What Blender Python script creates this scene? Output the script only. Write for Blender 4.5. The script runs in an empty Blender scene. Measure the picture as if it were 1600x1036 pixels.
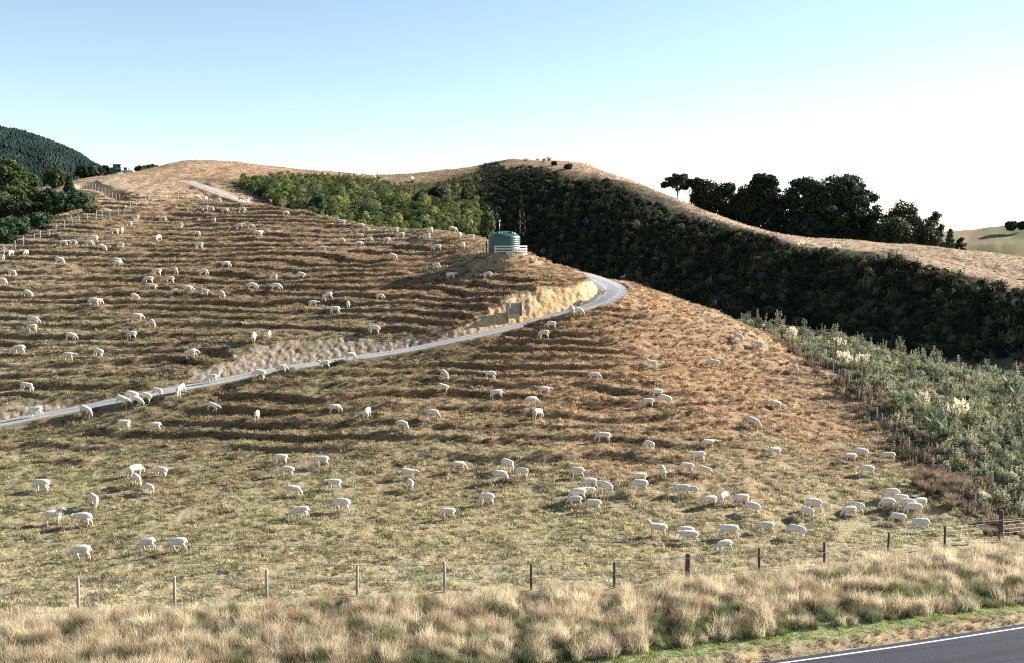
import bpy, bmesh, math, random
import numpy as np
from mathutils import Vector, Matrix

random.seed(7)
RNG = np.random.default_rng(11)
scn = bpy.context.scene
COL = scn.collection
R = math.radians

# ------------------------------------------------------------------ camera, sky, sun
CAMZ = 17.0
PITCH = math.atan(118 / 1500.0)
FPX = 1500.0
cam_data = bpy.data.cameras.new("camera")
cam = bpy.data.objects.new("camera", cam_data)
COL.objects.link(cam)
cam.location = (0, 0, CAMZ)
cam.rotation_euler = (math.pi / 2 - PITCH, 0, 0)
cam_data.sensor_width = 36.0
cam_data.lens = 36.0 * FPX / 1600.0
cam_data.clip_start = 0.5
cam_data.clip_end = 9000
scn.camera = cam

SUN_EL, SUN_AZ = R(24), R(67)            # azimuth measured from the view direction (+Y) towards +X
sun_dir = Vector((math.sin(SUN_AZ) * math.cos(SUN_EL), math.cos(SUN_AZ) * math.cos(SUN_EL), math.sin(SUN_EL)))
world = bpy.data.worlds.new("World")
scn.world = world
world.use_nodes = True
wn = world.node_tree
bg = wn.nodes["Background"]
sky = wn.nodes.new("ShaderNodeTexSky")
sky.sky_type = 'NISHITA'
sky.sun_disc = False
sky.sun_elevation = SUN_EL
sky.sun_rotation = SUN_AZ
sky.air_density = 1.0
sky.dust_density = 0.0
sky.ozone_density = 0.25
wn.links.new(sky.outputs[0], bg.inputs[0])
bg.inputs[1].default_value = 0.056
sun_data = bpy.data.lights.new("sun", 'SUN')
sun_data.energy = 5.0
sun_data.angle = R(0.5)
sun_data.color = (1.0, 0.92, 0.82)
sun = bpy.data.objects.new("sun", sun_data)
COL.objects.link(sun)
sun.rotation_euler = (-sun_dir).to_track_quat('-Z', 'Y').to_euler()
scn.view_settings.view_transform = 'Standard'
scn.view_settings.look = 'None'
scn.view_settings.exposure = 1.9
scn.view_settings.gamma = 1
scn.cycles.max_bounces = 6
scn.cycles.diffuse_bounces = 2
scn.cycles.transparent_max_bounces = 8
scn.cycles.use_adaptive_sampling = True
scn.cycles.adaptive_threshold = 0.006
scn.cycles.filter_width = 1.15
scn.cycles.use_denoising = False

# ------------------------------------------------------------------ helpers
def ray(px, py):
    a = (px - 800) / FPX
    b = -(py - 518) / FPX
    y = math.cos(PITCH) + b * math.sin(PITCH)
    z = -math.sin(PITCH) + b * math.cos(PITCH)
    return a / y, z / y                       # dx/dY, dz/dY

def P(px, py, Y):
    """world point seen at a photo pixel at forward distance Y"""
    sx, sz = ray(px, py)
    return (sx * Y, Y, CAMZ + sz * Y)

def smooth(e0, e1, x):
    t = np.clip((x - e0) / (e1 - e0), 0, 1)
    return t * t * (3 - 2 * t)

_perm = np.random.default_rng(3).permutation(512)
_grad = np.random.default_rng(4).uniform(0, 2 * np.pi, 512)
def noise(x, y, s=0):
    x = np.asarray(x, float); y = np.asarray(y, float)
    xi = np.floor(x).astype(int); yi = np.floor(y).astype(int)
    xf = x - xi; yf = y - yi
    def g(i, j):
        h = _perm[(_perm[(i + s * 17) & 511] + j) & 511]
        a = _grad[h]
        return np.cos(a), np.sin(a)
    u = xf * xf * xf * (xf * (xf * 6 - 15) + 10); v = yf * yf * yf * (yf * (yf * 6 - 15) + 10)
    g00 = g(xi, yi); g10 = g(xi + 1, yi); g01 = g(xi, yi + 1); g11 = g(xi + 1, yi + 1)
    n00 = g00[0] * xf + g00[1] * yf; n10 = g10[0] * (xf - 1) + g10[1] * yf
    n01 = g01[0] * xf + g01[1] * (yf - 1); n11 = g11[0] * (xf - 1) + g11[1] * (yf - 1)
    return 1.5 * ((n00 * (1 - u) + n10 * u) * (1 - v) + (n01 * (1 - u) + n11 * u) * v)
def fbm(x, y, o=3, s=0):
    r = 0; a = 1; f = 1
    for k in range(o):
        r = r + a * noise(x * f + 13.7 * k, y * f - 7.1 * k, s + k); a *= 0.5; f *= 2.03
    return r

# ------------------------------------------------------------------ terrain control points
VIS = """123,952,46 273,945,46.5 417,940,47 558,934,47.5 695,930,48 830,924,48.5 960,917,49.5 1074,908,50.5 1186,897,52
1288,884,53.5 1387,869,55.5 1476,857,57.5 1563,847,60 1640,838,63
230,866,54 128,876,54 1130,862,56 1440,835,61 1400,800,64 470,808,60 60,768,64 900,795,62 630,752,67 1070,776,64 1350,743,71
1330,722,74 1200,713,73 940,686,74 675,656,77 240,672,76 400,656,77 1170,669,79 1210,636,85 1020,634,81 830,648,79 700,600,85
1240,583,97 1180,545,102 1115,574,93 1015,574,89 930,593,86 1160,512,106 1060,477,106 985,452,105 1300,640,88 1380,690,80 20,700,72
400,540,89 200,600,83 60,626,79 500,527,92 640,527,93 800,471,98 300,560,88 870,428,107 720,505,96
110,526,92 40,462,103 20,434,108 240,434,110 340,464,105 435,452,107 525,487,101 700,437,110 680,421,114 590,466,103
610,405,116 500,393,122 395,411,117 150,383,122 180,408,117 340,379,127 90,411,114 0,404,117 600,379,127 660,375,126
560,350,138 545,335,146 430,320,152 320,313,158 570,338,143 600,343,140 650,353,135 700,362,129 740,371,124 260,343,145 210,345,143 570,358,136 740,377,122 790,399,114 840,408,114
870,422,112 930,432,108 300,320,152 370,318,156
50,378,124 100,357,131 150,341,138 215,319,148
290,253,230 380,255,230 500,270,215 200,271,215 120,284,190 230,300,175 400,290,190 300,290,180 440,268,220 340,275,205
160,322,150 110,300,165 110,343,140 60,368,129
500,330,172 500,300,198 600,330,182 600,300,208 600,275,240 700,340,186 700,300,214 700,266,250 760,260,262
780,252,268 830,250,265 888,262,215 940,290,190 1000,320,178 1100,355,165 1200,375,155 1300,395,148 1400,408,142 1500,432,136
1600,458,130 1700,485,124
1200,366,168 1245,371,164 1290,376,161 1340,381,158 1400,387,155 1450,391,153 1500,395,151 1590,405,150 1250,385,155 1350,394,149 1450,410,143 1550,432,139
920,260,237 1000,289,212 1100,332,197 1200,366,187 1340,386,178 1500,398,168 1600,406,160 1700,416,152
1170,512,135 1300,530,127 1400,560,115 1500,600,105 1600,650,95 1250,535,118 1235,547,108 1300,582,98 1340,622,90 1400,682,81
1450,737,73 1510,781,66 1600,740,71 1550,690,80 1480,640,92"""
HID = """22,138,-11 8,150,-9 -12,150,-3 -22,155,1 -38,163,6 1,163,-4 14,150,-7.5 25,145,-9.8 35,139,-10.8 44,133,-11.6 52,128,-12.4
59,123,-13.2 -2,178,1.5 -3,195,8 45,228,4 70,208,-3 95,190,-7 30,258,13 0,310,20 -60,275,17 -120,230,2 -95,150,-3 -94,182,10
-102,205,13 -75,120,0 -90,130,-4 -110,110,-9 -60,60,-15.8 -70,48,-17.2 -85,80,-13.5 -100,100,-9 52,62,-17.5 80,80,-17 90,110,-15
110,140,-9 120,170,-5 60,45,-18.4 0,20,-18.4 0,0,-18.4 45,10,-18.4 -45,10,-18.4 0,-60,-18.4 -60,-40,-18.4 60,-40,-18.4 -120,40,-16
130,60,-18 140,230,-8 150,120,-10 -150,150,-12 -150,60,-14 0,380,8 -120,330,0 120,330,-5"""
cps = []
for t in VIS.split():
    a, b, c = map(float, t.split(','))
    cps.append(P(a, b, c))
for t in HID.split():
    a, b, c = map(float, t.split(','))
    cps.append((a, b, CAMZ + c))
cps = np.array(cps)
_c2 = 6.0 ** 2
def _mq(dx, dy):
    return np.sqrt(dx * dx + dy * dy + _c2)
_n = len(cps)
_A = np.zeros((_n + 3, _n + 3))
_A[:_n, :_n] = -_mq(cps[:, None, 0] - cps[None, :, 0], cps[:, None, 1] - cps[None, :, 1]) + np.eye(_n) * 0.15
_A[:_n, _n] = 1; _A[:_n, _n + 1] = cps[:, 0] / 100; _A[:_n, _n + 2] = cps[:, 1] / 100
_A[_n:, :_n] = _A[:_n, _n:].T
_W = np.linalg.solve(_A, np.concatenate([cps[:, 2], [0, 0, 0]]))
def macro(X, Y):
    X = np.asarray(X, float); Y = np.asarray(Y, float)
    shp = X.shape; x = X.ravel(); y = Y.ravel()
    out = np.empty(len(x))
    for i in range(0, len(x), 40000):
        a = x[i:i + 40000]; b = y[i:i + 40000]
        out[i:i + 40000] = -_mq(a[:, None] - cps[None, :, 0], b[:, None] - cps[None, :, 1]) @ _W[:_n] + _W[_n] + a / 100 * _W[_n + 1] + b / 100 * _W[_n + 2]
    z = out.reshape(shp)
    r = np.hypot(X, Y)
    w = smooth(300, 420, r)
    z = z * (1 - w) + (CAMZ - 16) * w
    # distant landforms: the forested mountain on the left and the green paddock hill on the right
    def ridge(cx, cy, rx, ry, h, rot=0):
        c, s = math.cos(rot), math.sin(rot)
        u = ((X - cx) * c + (Y - cy) * s) / rx; v = (-(X - cx) * s + (Y - cy) * c) / ry
        return h * np.exp(-(u * u + v * v))
    m = ridge(-1010, 1500, 330, 420, 225) + ridge(-655, 1330, 190, 300, 112)
    g = ridge(290, 520, 150, 90, 32, 0.0)
    return z + (m + g) * smooth(300, 430, r)

# ------------------------------------------------------------------ tracks cut into the hill
def spl(pts, step=0.7):
    """dense Catmull-Rom polyline"""
    p = np.array(pts, float)
    p = np.vstack([2 * p[0] - p[1], p, 2 * p[-1] - p[-2]])
    out = []
    for i in range(1, len(p) - 2):
        n = max(2, int(np.linalg.norm(p[i + 1][:2] - p[i][:2]) / step))
        for k in range(n):
            t = k / n
            out.append(0.5 * (2 * p[i] + (p[i + 1] - p[i - 1]) * t + (2 * p[i - 1] - 5 * p[i] + 4 * p[i + 1] - p[i + 2]) * t * t + (3 * p[i] - p[i - 1] - 3 * p[i + 1] + p[i + 2]) * t ** 3))
    out.append(p[-2])
    return np.array(out)
def near_poly(X, Y, L):
    """distance to the polyline, its height there, running index"""
    x = X.ravel(); y = Y.ravel()
    d = np.full(len(x), 1e9); z = np.zeros(len(x)); idx = np.zeros(len(x)); side = np.zeros(len(x))
    m = (x > L[:, 0].min() - 16) & (x < L[:, 0].max() + 16) & (y > L[:, 1].min() - 16) & (y < L[:, 1].max() + 16)
    ii = np.nonzero(m)[0]
    A = L[:-1]; B = L[1:]
    for c in range(0, len(ii), 20000):
        j = ii[c:c + 20000]
        px = x[j][:, None] - A[None, :, 0]; py = y[j][:, None] - A[None, :, 1]
        dx = (B - A)[None, :, 0]; dy = (B - A)[None, :, 1]
        t = np.clip((px * dx + py * dy) / (dx * dx + dy * dy + 1e-9), 0, 1)
        dd = np.hypot(px - t * dx, py - t * dy)
        k = dd.argmin(1); r = np.arange(len(j))
        d[j] = dd[r, k]; tt = t[r, k]
        z[j] = A[k, 2] + tt * (B[k, 2] - A[k, 2]); idx[j] = k + tt
        side[j] = np.sign(dx[0, k] * py[r, k] - dy[0, k] * px[r, k])
    return d.reshape(X.shape), z.reshape(X.shape), idx.reshape(X.shape), side.reshape(X.shape)

TRACK = spl([P(-260, 712, 69), P(-120, 690, 72), P(0, 662, 75.5), P(110, 641, 78), P(220, 618, 80.5), P(330, 598, 83.5), P(430, 578, 86.5), P(550, 560, 89.5),
             P(640, 546, 91.5), P(730, 527, 93.5), P(810, 509, 96), P(885, 489, 98.5), P(935, 473, 101), P(957, 456, 104.5), P(948, 443, 108), P(915, 431, 112.5),
             P(885, 424, 118), (1.5, 126, CAMZ - 1.3), (-6, 134, CAMZ - 0.3), (-20, 142, CAMZ + 2.6), (-33, 150, CAMZ + 5.6), P(400, 321, 160), P(362, 308, 165), P(330, 296, 175), P(297, 284, 187)])
def on_z(px, py, z):
    sx, sz = ray(px, py); Y = (z - CAMZ) / sz
    return (sx * Y, Y, z)
_a, _b = on_z(1200, 1034.5, CAMZ - 18.28), on_z(1600, 976, CAMZ - 18.28)
_sl = (_b[1] - _a[1]) / (_b[0] - _a[0])
ROAD_EDGE = spl([(-70, _a[1] - (_a[0] + 70) * _sl * .75, CAMZ - 18.3), (-40, _a[1] - (_a[0] + 40) * _sl * .82, CAMZ - 18.3), (-15, _a[1] - (_a[0] + 15) * _sl * .93, CAMZ - 18.3), on_z(1200, 1034.5, CAMZ - 18.28), on_z(1600, 976, CAMZ - 18.28), (50, _b[1] + (50 - _b[0]) * _sl * 1.1, CAMZ - 18.3), (90, _b[1] + (90 - _b[0]) * _sl * 1.25, CAMZ - 18.3)], 2)
print('ROAD', ROAD_EDGE[[0, -1]], _a, _b)
_t = np.gradient(ROAD_EDGE[:, :2], axis=0); _t /= np.linalg.norm(_t, axis=1)[:, None]
ROAD_N = np.stack([_t[:, 1], -_t[:, 0]], 1)                       # towards the camera
ROAD = ROAD_EDGE.copy(); ROAD[:, :2] += ROAD_N * 3.4
BENCH = spl([P(930, 280, 194), P(1000, 312, 182), P(1100, 348, 169), P(1200, 366, 160), P(1300, 384, 153), P(1400, 397, 147), P(1500, 413, 143), P(1600, 441, 136), P(1700, 462, 131)])
BENCH[:, 2] = macro(BENCH[:, 0], BENCH[:, 1]) - 0.02
GASH = spl([P(132, 283, 184), P(152, 291, 176), P(182, 303, 164), P(212, 315, 154)])
GASH[:, 2] = macro(GASH[:, 0], GASH[:, 1]) - 2.4

def clip_track(N, X, Y, L, hw, cut, fill, rough=0.0):
    d, T, idx, side = near_poly(X, Y, L)
    e = np.maximum(d - hw, 0)
    if rough:
        e = e * (1 + rough * fbm(X / 1.3, Y / 1.3, 3, 21)) 
    up = T + e * cut; dn = T - np.maximum(d - hw, 0) * fill
    near = d < 14
    z = np.where(near, np.clip(N, dn, up), N)
    bare = np.where(near & (d > hw - .1), smooth(0.0, 0.55, N - up), 0.0)
    return z, bare, np.where(near, d, 99), side

def in_front(X, Y):
    """1 on the big front hill and its flank, 0 on the other landforms"""
    return smooth(-2, 4, 104 + 46 * smooth(10, -35, X) + 20 * smooth(-20, -45, X) - Y + 0 * X)

TANK = P(788, 397, 114)
def height(X, Y, detail=True, masks=False):
    X = np.asarray(X, float); Y = np.asarray(Y, float)
    N = macro(X, Y)
    # level pad for the water tank
    dt = np.hypot(X - TANK[0], (Y - TANK[1]))
    wpad = smooth(5.0, 2.6, dt)
    N = N * (1 - wpad) + (TANK[2]) * wpad
    r = np.hypot(X, Y)
    hill = in_front(X, Y) * smooth(48, 56, Y)
    riser = np.zeros_like(N)
    if detail:
        # sheep terracettes: small steps along the contours
        h = 0.70
        hh = smooth(CAMZ - 16.5, CAMZ - 13.5, N)
        left = smooth(42, 5, X)
        amp = hill * hh * (0.22 + 0.78 * left) * np.clip(0.62 + .16 * smooth(85, 105, Y) + 0.8 * fbm(X / 15, Y / 3.6, 3, 5), 0.0, 1)
        u = (N + 0.5 * fbm(X / 20 + 4, Y / 10, 3, 9) + 0.012 * X) / h
        u = u + 0.07 * fbm(X / 3.2, Y / 1.4, 2, 31)
        t = u - np.floor(u)
        w = 0.27
        g = np.where(t < 1 - w, t * 0.05 / (1 - w), 0.05 + 0.95 * smooth(0, 1, (t - (1 - w)) / w))
        N = N + amp * h * (g - t) * 1.0
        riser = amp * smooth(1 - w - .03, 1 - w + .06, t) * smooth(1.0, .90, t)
        rough = smooth(900, 200, r)
        N = N + rough * (0.10 * fbm(X / 3.1, Y / 2.4, 3, 12) + 0.07 * np.abs(fbm(X / 0.7, Y / 0.5, 2, 14)) + 0.25 * (1 - hill) * fbm(X / 7, Y / 7, 3, 15))
        N = N + smooth(250, 600, r) * 2.2 * fbm(X / 30, Y / 30, 3, 41)
    z, bare, dtr, side = clip_track(N, X, Y, TRACK, 1.75, 0.74 + 0.36 * smooth(-18, 0, X), 0.8, 0.07 if detail else 0)
    if detail:
        z = z + bare * 0.11 * (fbm(X / .55, Y / .55, 3, 51))
    z, b2, dro, _ = clip_track(z, X, Y, ROAD, 3.6, 0.30, 0.3)
    # shallow grassed ditch beside the road
    z = z - 0.22 * np.exp(-((dro - 5.6) / 0.8) ** 2) + 0.10 * np.exp(-((dro - 4.2) / 0.5) ** 2)
    z, b3, dbe, _ = clip_track(z, X, Y, BENCH, .35, 1.3, 1.2)
    z, b4, dga, _ = clip_track(z, X, Y, GASH, 1.0, 1.6, 0.9)
    if masks:
        return z, dict(bare=bare, track=dtr, road=dro, riser=riser, bench=dbe, gash=dga, hill=hill, side=side)
    return z

def hit(px, py, y0=34, y1=420):
    """first ground point under a photo pixel"""
    sx, sz = ray(px, py)
    Ys = np.exp(np.linspace(math.log(y0), math.log(y1), 1500))
    f = CAMZ + sz * Ys - height(sx * Ys, Ys, detail=False)
    k = np.nonzero(f < 0)[0]
    if len(k) == 0:
        return None
    k = k[0]
    if k == 0:
        Yh = Ys[0]
    else:
        Yh = Ys[k - 1] + (Ys[k] - Ys[k - 1]) * f[k - 1] / (f[k - 1] - f[k])
    return sx * Yh, Yh

# ------------------------------------------------------------------ object helpers
def tag(o, label=None, cat=None, group=None, kind=None):
    if label: o["label"] = label
    if cat: o["category"] = cat
    if group: o["group"] = group
    if kind: o["kind"] = kind
    return o

def mesh_np(name, V, F, mat=None, attrs=None, smooth_=True, mat_idx=None):
    """V (n,3); F (m,k) int array or list of such arrays"""
    me = bpy.data.meshes.new(name)
    V = np.asarray(V, np.float32)
    Fs = F if isinstance(F, (list, tuple)) else [F]
    Fs = [np.asarray(f, np.int32) for f in Fs if len(f)]
    me.vertices.add(len(V)); me.vertices.foreach_set("co", V.ravel())
    nl = sum(f.size for f in Fs); nf = sum(len(f) for f in Fs)
    me.loops.add(nl); me.loops.foreach_set("vertex_index", np.concatenate([f.ravel() for f in Fs]))
    me.polygons.add(nf)
    tot = np.concatenate([np.full(len(f), f.shape[1], np.int32) for f in Fs])
    me.polygons.foreach_set("loop_start", np.concatenate([[0], np.cumsum(tot)[:-1]]).astype(np.int32))
    if smooth_: me.polygons.foreach_set("use_smooth", np.ones(nf, bool))
    if attrs:
        for k, (kind, data) in attrs.items():
            at = me.attributes.new(k, kind, 'POINT')
            data = np.asarray(data, np.float32 if kind != 'INT' else np.int32)
            at.data.foreach_set({'FLOAT': 'value', 'INT': 'value', 'FLOAT_VECTOR': 'vector', 'FLOAT_COLOR': 'color'}[kind], data.ravel())
    mats = mat if isinstance(mat, (list, tuple)) else ([mat] if mat else [])
    for m in mats: me.materials.append(m)
    if mat_idx is not None: me.polygons.foreach_set("material_index", np.asarray(mat_idx, np.int32))
    me.update(calc_edges=True); me.validate()
    return me

def link(name, me, parent=None, loc=(0, 0, 0), rotz=0.0):
    o = bpy.data.objects.new(name, me)
    COL.objects.link(o)
    o.location = loc
    o.rotation_euler = (0, 0, rotz)
    if parent: o.parent = parent
    return o

class MB:
    """collects simple solids into one mesh"""
    def __init__(s): s.V = []; s.F3 = []; s.F4 = []; s.n = 0
    def add(s, V, F4=(), F3=()):
        V = np.asarray(V, float).reshape(-1, 3)
        if len(F4): s.F4.append(np.asarray(F4) + s.n)
        if len(F3): s.F3.append(np.asarray(F3) + s.n)
        s.V.append(V); s.n += len(V)
    def box(s, c, size, ax=None, bev=0.0):
        c = np.array(c, float); h = np.array(size, float) / 2
        A = np.eye(3) if ax is None else np.array(ax, float)
        if bev <= 0:
            q = np.array([[x, y, z] for x in (-1, 1) for y in (-1, 1) for z in (-1, 1)]) * h
            s.add(c + q @ A, [[0, 1, 3, 2], [4, 6, 7, 5], [0, 4, 5, 1], [2, 3, 7, 6], [0, 2, 6, 4], [1, 5, 7, 3]])
        else:
            b = min(bev, h.min() * .45)
            rings = []
            for z, k in ((-h[2], b), (-h[2] + b, 0), (h[2] - b, 0), (h[2], b)):
                x, y = h[0] - k, h[1] - k; cb = b if k == 0 else b * .4
                rings.append([[x, y - cb, z], [x - cb, y, z], [-x + cb, y, z], [-x, y - cb, z], [-x, -y + cb, z], [-x + cb, -y, z], [x - cb, -y, z], [x, -y + cb, z]])
            V = np.array(rings).reshape(-1, 3)
            F = [[8 * r + i, 8 * r + (i + 1) % 8, 8 * r + 8 + (i + 1) % 8, 8 * r + 8 + i] for r in range(3) for i in range(8)]
            F += [[24, 25, 26, 27], [24, 27, 28, 31], [28, 29, 30, 31], [3, 2, 1, 0], [7, 4, 3, 0], [7, 6, 5, 4]]
            s.add(c + V @ A, F)
    def tube(s, pts, rad, n=8, cap=True):
        pts = np.array(pts, float); m = len(pts)
        rad = np.full(m, rad) if np.isscalar(rad) else np.array(rad, float)
        T = np.gradient(pts, axis=0); T /= np.linalg.norm(T, axis=1)[:, None] + 1e-9
        ref = np.array([0, 0, 1.]) if abs(T[:, 2]).mean() < .8 else np.array([1., 0, 0])
        U = np.cross(T, ref); U /= np.linalg.norm(U, axis=1)[:, None] + 1e-9
        W = np.cross(T, U)
        a = np.arange(n) / n * 2 * np.pi
        V = pts[:, None] + rad[:, None, None] * (np.cos(a)[None, :, None] * U[:, None] + np.sin(a)[None, :, None] * W[:, None])
        V = V.reshape(-1, 3)
        i = np.arange(n)
        F = np.concatenate([np.stack([r * n + i, r * n + (i + 1) % n, r * n + n + (i + 1) % n, r * n + n + i], 1) for r in range(m - 1)])
        F3 = []
        if cap:
            V = np.vstack([V, pts[0], pts[-1]])
            F3 = [[m * n, (k + 1) % n, k] for k in range(n)] + [[m * n + 1, (m - 1) * n + k, (m - 1) * n + (k + 1) % n] for k in range(n)]
        s.add(V, F, F3)
    def mesh(s, name, mat, smooth_=False, attrs=None):
        V = np.vstack(s.V); F = []
        if s.F4: F.append(np.vstack(s.F4))
        if s.F3: F.append(np.vstack(s.F3))
        return mesh_np(name, V, F, mat, attrs, smooth_)

# ------------------------------------------------------------------ materials
class NT:
    def __init__(s, name):
        s.m = bpy.data.materials.new(name); s.m.use_nodes = True
        s.t = s.m.node_tree; s.t.nodes.clear()
        s.out = s.t.nodes.new("ShaderNodeOutputMaterial")
    def n(s, typ, **kw):
        nd = s.t.nodes.new(typ)
        for k, v in kw.items(): setattr(nd, k, v)
        return nd
    def l(s, a, b): s.t.links.new(a, b)
    def set(s, sock, v):
        if hasattr(v, "is_linked") or hasattr(v, "links"): s.l(v, sock)
        else: sock.default_value = v
    def noise(s, scale, detail=4, rough=.55, coord=None, w=0):
        nd = s.n("ShaderNodeTexNoise"); nd.inputs["Scale"].default_value = scale
        nd.inputs["Detail"].default_value = detail; nd.inputs["Roughness"].default_value = rough
        if coord: s.l(coord, nd.inputs["Vector"])
        return nd.outputs["Fac"]
    def ramp(s, fac, a, b, ca=(0, 0, 0, 1), cb=(1, 1, 1, 1)):
        nd = s.n("ShaderNodeValToRGB"); e = nd.color_ramp.elements
        e[0].position = a; e[0].color = ca; e[1].position = b; e[1].color = cb
        s.l(fac, nd.inputs[0]); return nd.outputs[0]
    def mix(s, fac, a, b, mode='MIX'):
        nd = s.n("ShaderNodeMix", data_type='RGBA', blend_type=mode)
        s.set(nd.inputs[0], fac); s.set(nd.inputs[6], a); s.set(nd.inputs[7], b)
        return nd.outputs[2]
    def math(s, op, a, b=0.0, c=None):
        nd = s.n("ShaderNodeMath", operation=op); s.set(nd.inputs[0], a); s.set(nd.inputs[1], b)
        if c is not None: s.set(nd.inputs[2], c)
        return nd.outputs[0]
    def hsv(s, col, h=.5, sa=1., v=1.):
        nd = s.n("ShaderNodeHueSaturation")
        for i, x in ((0, h), (1, sa), (2, v)): s.set(nd.inputs[i], x)
        s.l(col, nd.inputs["Color"]); return nd.outputs[0]
    def bsdf(s, col, rough=.9, spec=.2, metal=0, normal=None):
        b = s.n("ShaderNodeBsdfPrincipled")
        s.set(b.inputs["Base Color"], col); s.set(b.inputs["Roughness"], rough)
        b.inputs["Specular IOR Level"].default_value = spec; b.inputs["Metallic"].default_value = metal
        if normal is not None: s.l(normal, b.inputs["Normal"])
        s.l(b.outputs[0], s.out.inputs[0]); return b
    def bump(s, h, strength=.5, dist=.05, normal=None):
        nd = s.n("ShaderNodeBump"); nd.inputs["Strength"].default_value = strength; nd.inputs["Distance"].default_value = dist
        s.l(h, nd.inputs["Height"])
        if normal is not None: s.l(normal, nd.inputs["Normal"])
        return nd.outputs[0]

def rgb(r, g, b): return (r, g, b, 1)

def simple_mat(name, col, rough=.8, spec=.3, var=.25, scale=6, metal=0, bump=0.0, bdist=.02):
    """one colour broken up by procedural noise"""
    t = NT(name); tc = t.n("ShaderNodeTexCoord").outputs["Object"]
    n1 = t.noise(scale, 6, .6, tc)
    v = t.math('MULTIPLY_ADD', n1, 2 * var, 1 - var)
    c = t.hsv(t.mix(0.0, rgb(*col), rgb(*col)), v=v)
    nm = t.bump(t.noise(scale * 5, 4, .6, tc), bump, bdist) if bump else None
    t.bsdf(c, rough, spec, metal, nm); return t.m

# ground cover colours at world points, blended by distance
TONE_SRC = """100,950,46,.43,.38,.20 700,930,48,.43,.38,.20 1300,890,53,.43,.36,.19 200,860,54,.40,.35,.17 700,840,57,.40,.35,.17 1100,850,56,.41,.36,.18
1400,820,62,.40,.36,.18 60,770,64,.36,.33,.16 500,770,62,.38,.34,.17 900,790,62,.39,.34,.17 1250,750,70,.43,.34,.19 1400,720,77,.40,.32,.17
300,720,68,.36,.30,.15 700,720,69,.37,.30,.15 1000,700,73,.43,.30,.15 1250,660,82,.52,.33,.175 200,660,78,.28,.24,.12 450,640,80,.30,.22,.105
700,650,78,.36,.26,.13 900,620,85,.44,.28,.13 1100,600,89,.53,.33,.16 1300,620,92,.53,.36,.20 650,580,88,.30,.23,.11 850,540,95,.38,.24,.11 1050,520,100,.50,.32,.16 1180,540,104,.56,.38,.21
500,590,86,.28,.25,.12 100,550,90,.36,.30,.16 300,520,95,.32,.25,.13 500,510,96,.34,.26,.14 700,480,102,.35,.235,.12 850,430,110,.42,.28,.14 50,450,106,.40,.31,.17 250,440,110,.34,.25,.13
450,430,112,.34,.235,.12 650,400,117,.36,.235,.12 60,390,122,.40,.31,.17 250,360,137,.37,.26,.14 450,350,135,.37,.255,.14 350,325,150,.40,.28,.16 650,370,130,.42,.31,.17 780,400,115,.46,.33,.19
250,300,170,.60,.42,.25 380,265,215,.52,.34,.19 300,255,225,.54,.36,.20 150,330,150,.60,.43,.26 120,290,175,.60,.45,.28 470,268,220,.52,.34,.19
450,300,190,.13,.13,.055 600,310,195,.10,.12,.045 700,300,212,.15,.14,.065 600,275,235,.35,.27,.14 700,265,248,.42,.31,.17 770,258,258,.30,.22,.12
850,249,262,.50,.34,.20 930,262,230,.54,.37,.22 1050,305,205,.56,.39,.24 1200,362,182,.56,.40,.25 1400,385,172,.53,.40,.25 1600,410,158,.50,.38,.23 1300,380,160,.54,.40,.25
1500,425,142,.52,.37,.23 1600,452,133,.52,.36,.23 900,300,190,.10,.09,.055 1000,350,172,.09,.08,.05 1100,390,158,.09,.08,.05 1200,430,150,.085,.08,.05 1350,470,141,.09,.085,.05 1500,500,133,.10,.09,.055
1200,520,130,.21,.22,.10 1350,545,120,.20,.22,.10 1500,600,105,.20,.19,.10 1400,640,93,.28,.22,.14 1550,700,80,.18,.20,.08 1590,780,68,.20,.25,.08 40,330,160,.10,.12,.05 80,350,138,.30,.25,.14"""
_ts = []
for t_ in TONE_SRC.split():
    a = list(map(float, t_.split(',')))
    p = P(a[0], a[1], a[2]); _ts.append([p[0], p[1]] + a[3:])
_ts = np.array(_ts)
def tone(X, Y):
    x = X.ravel() + 2.2 * fbm(X.ravel() / 6, Y.ravel() / 6, 3, 61); y = Y.ravel() + 3.0 * fbm(X.ravel() / 6, Y.ravel() / 6, 3, 67)
    out = np.zeros((len(x), 3))
    for i in range(0, len(x), 60000):
        d2 = (x[i:i + 60000, None] - _ts[None, :, 0]) ** 2 + (y[i:i + 60000, None] - _ts[None, :, 1]) ** 2 + 4
        w = d2 ** -2.6
        out[i:i + 60000] = (w @ _ts[:, 2:]) / w.sum(1)[:, None]
    lum = out.mean(1, keepdims=True)
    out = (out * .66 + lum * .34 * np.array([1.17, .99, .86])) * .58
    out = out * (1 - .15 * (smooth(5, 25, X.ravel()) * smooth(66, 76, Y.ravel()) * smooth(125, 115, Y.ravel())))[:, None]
    return out.reshape(X.shape + (3,))

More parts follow.
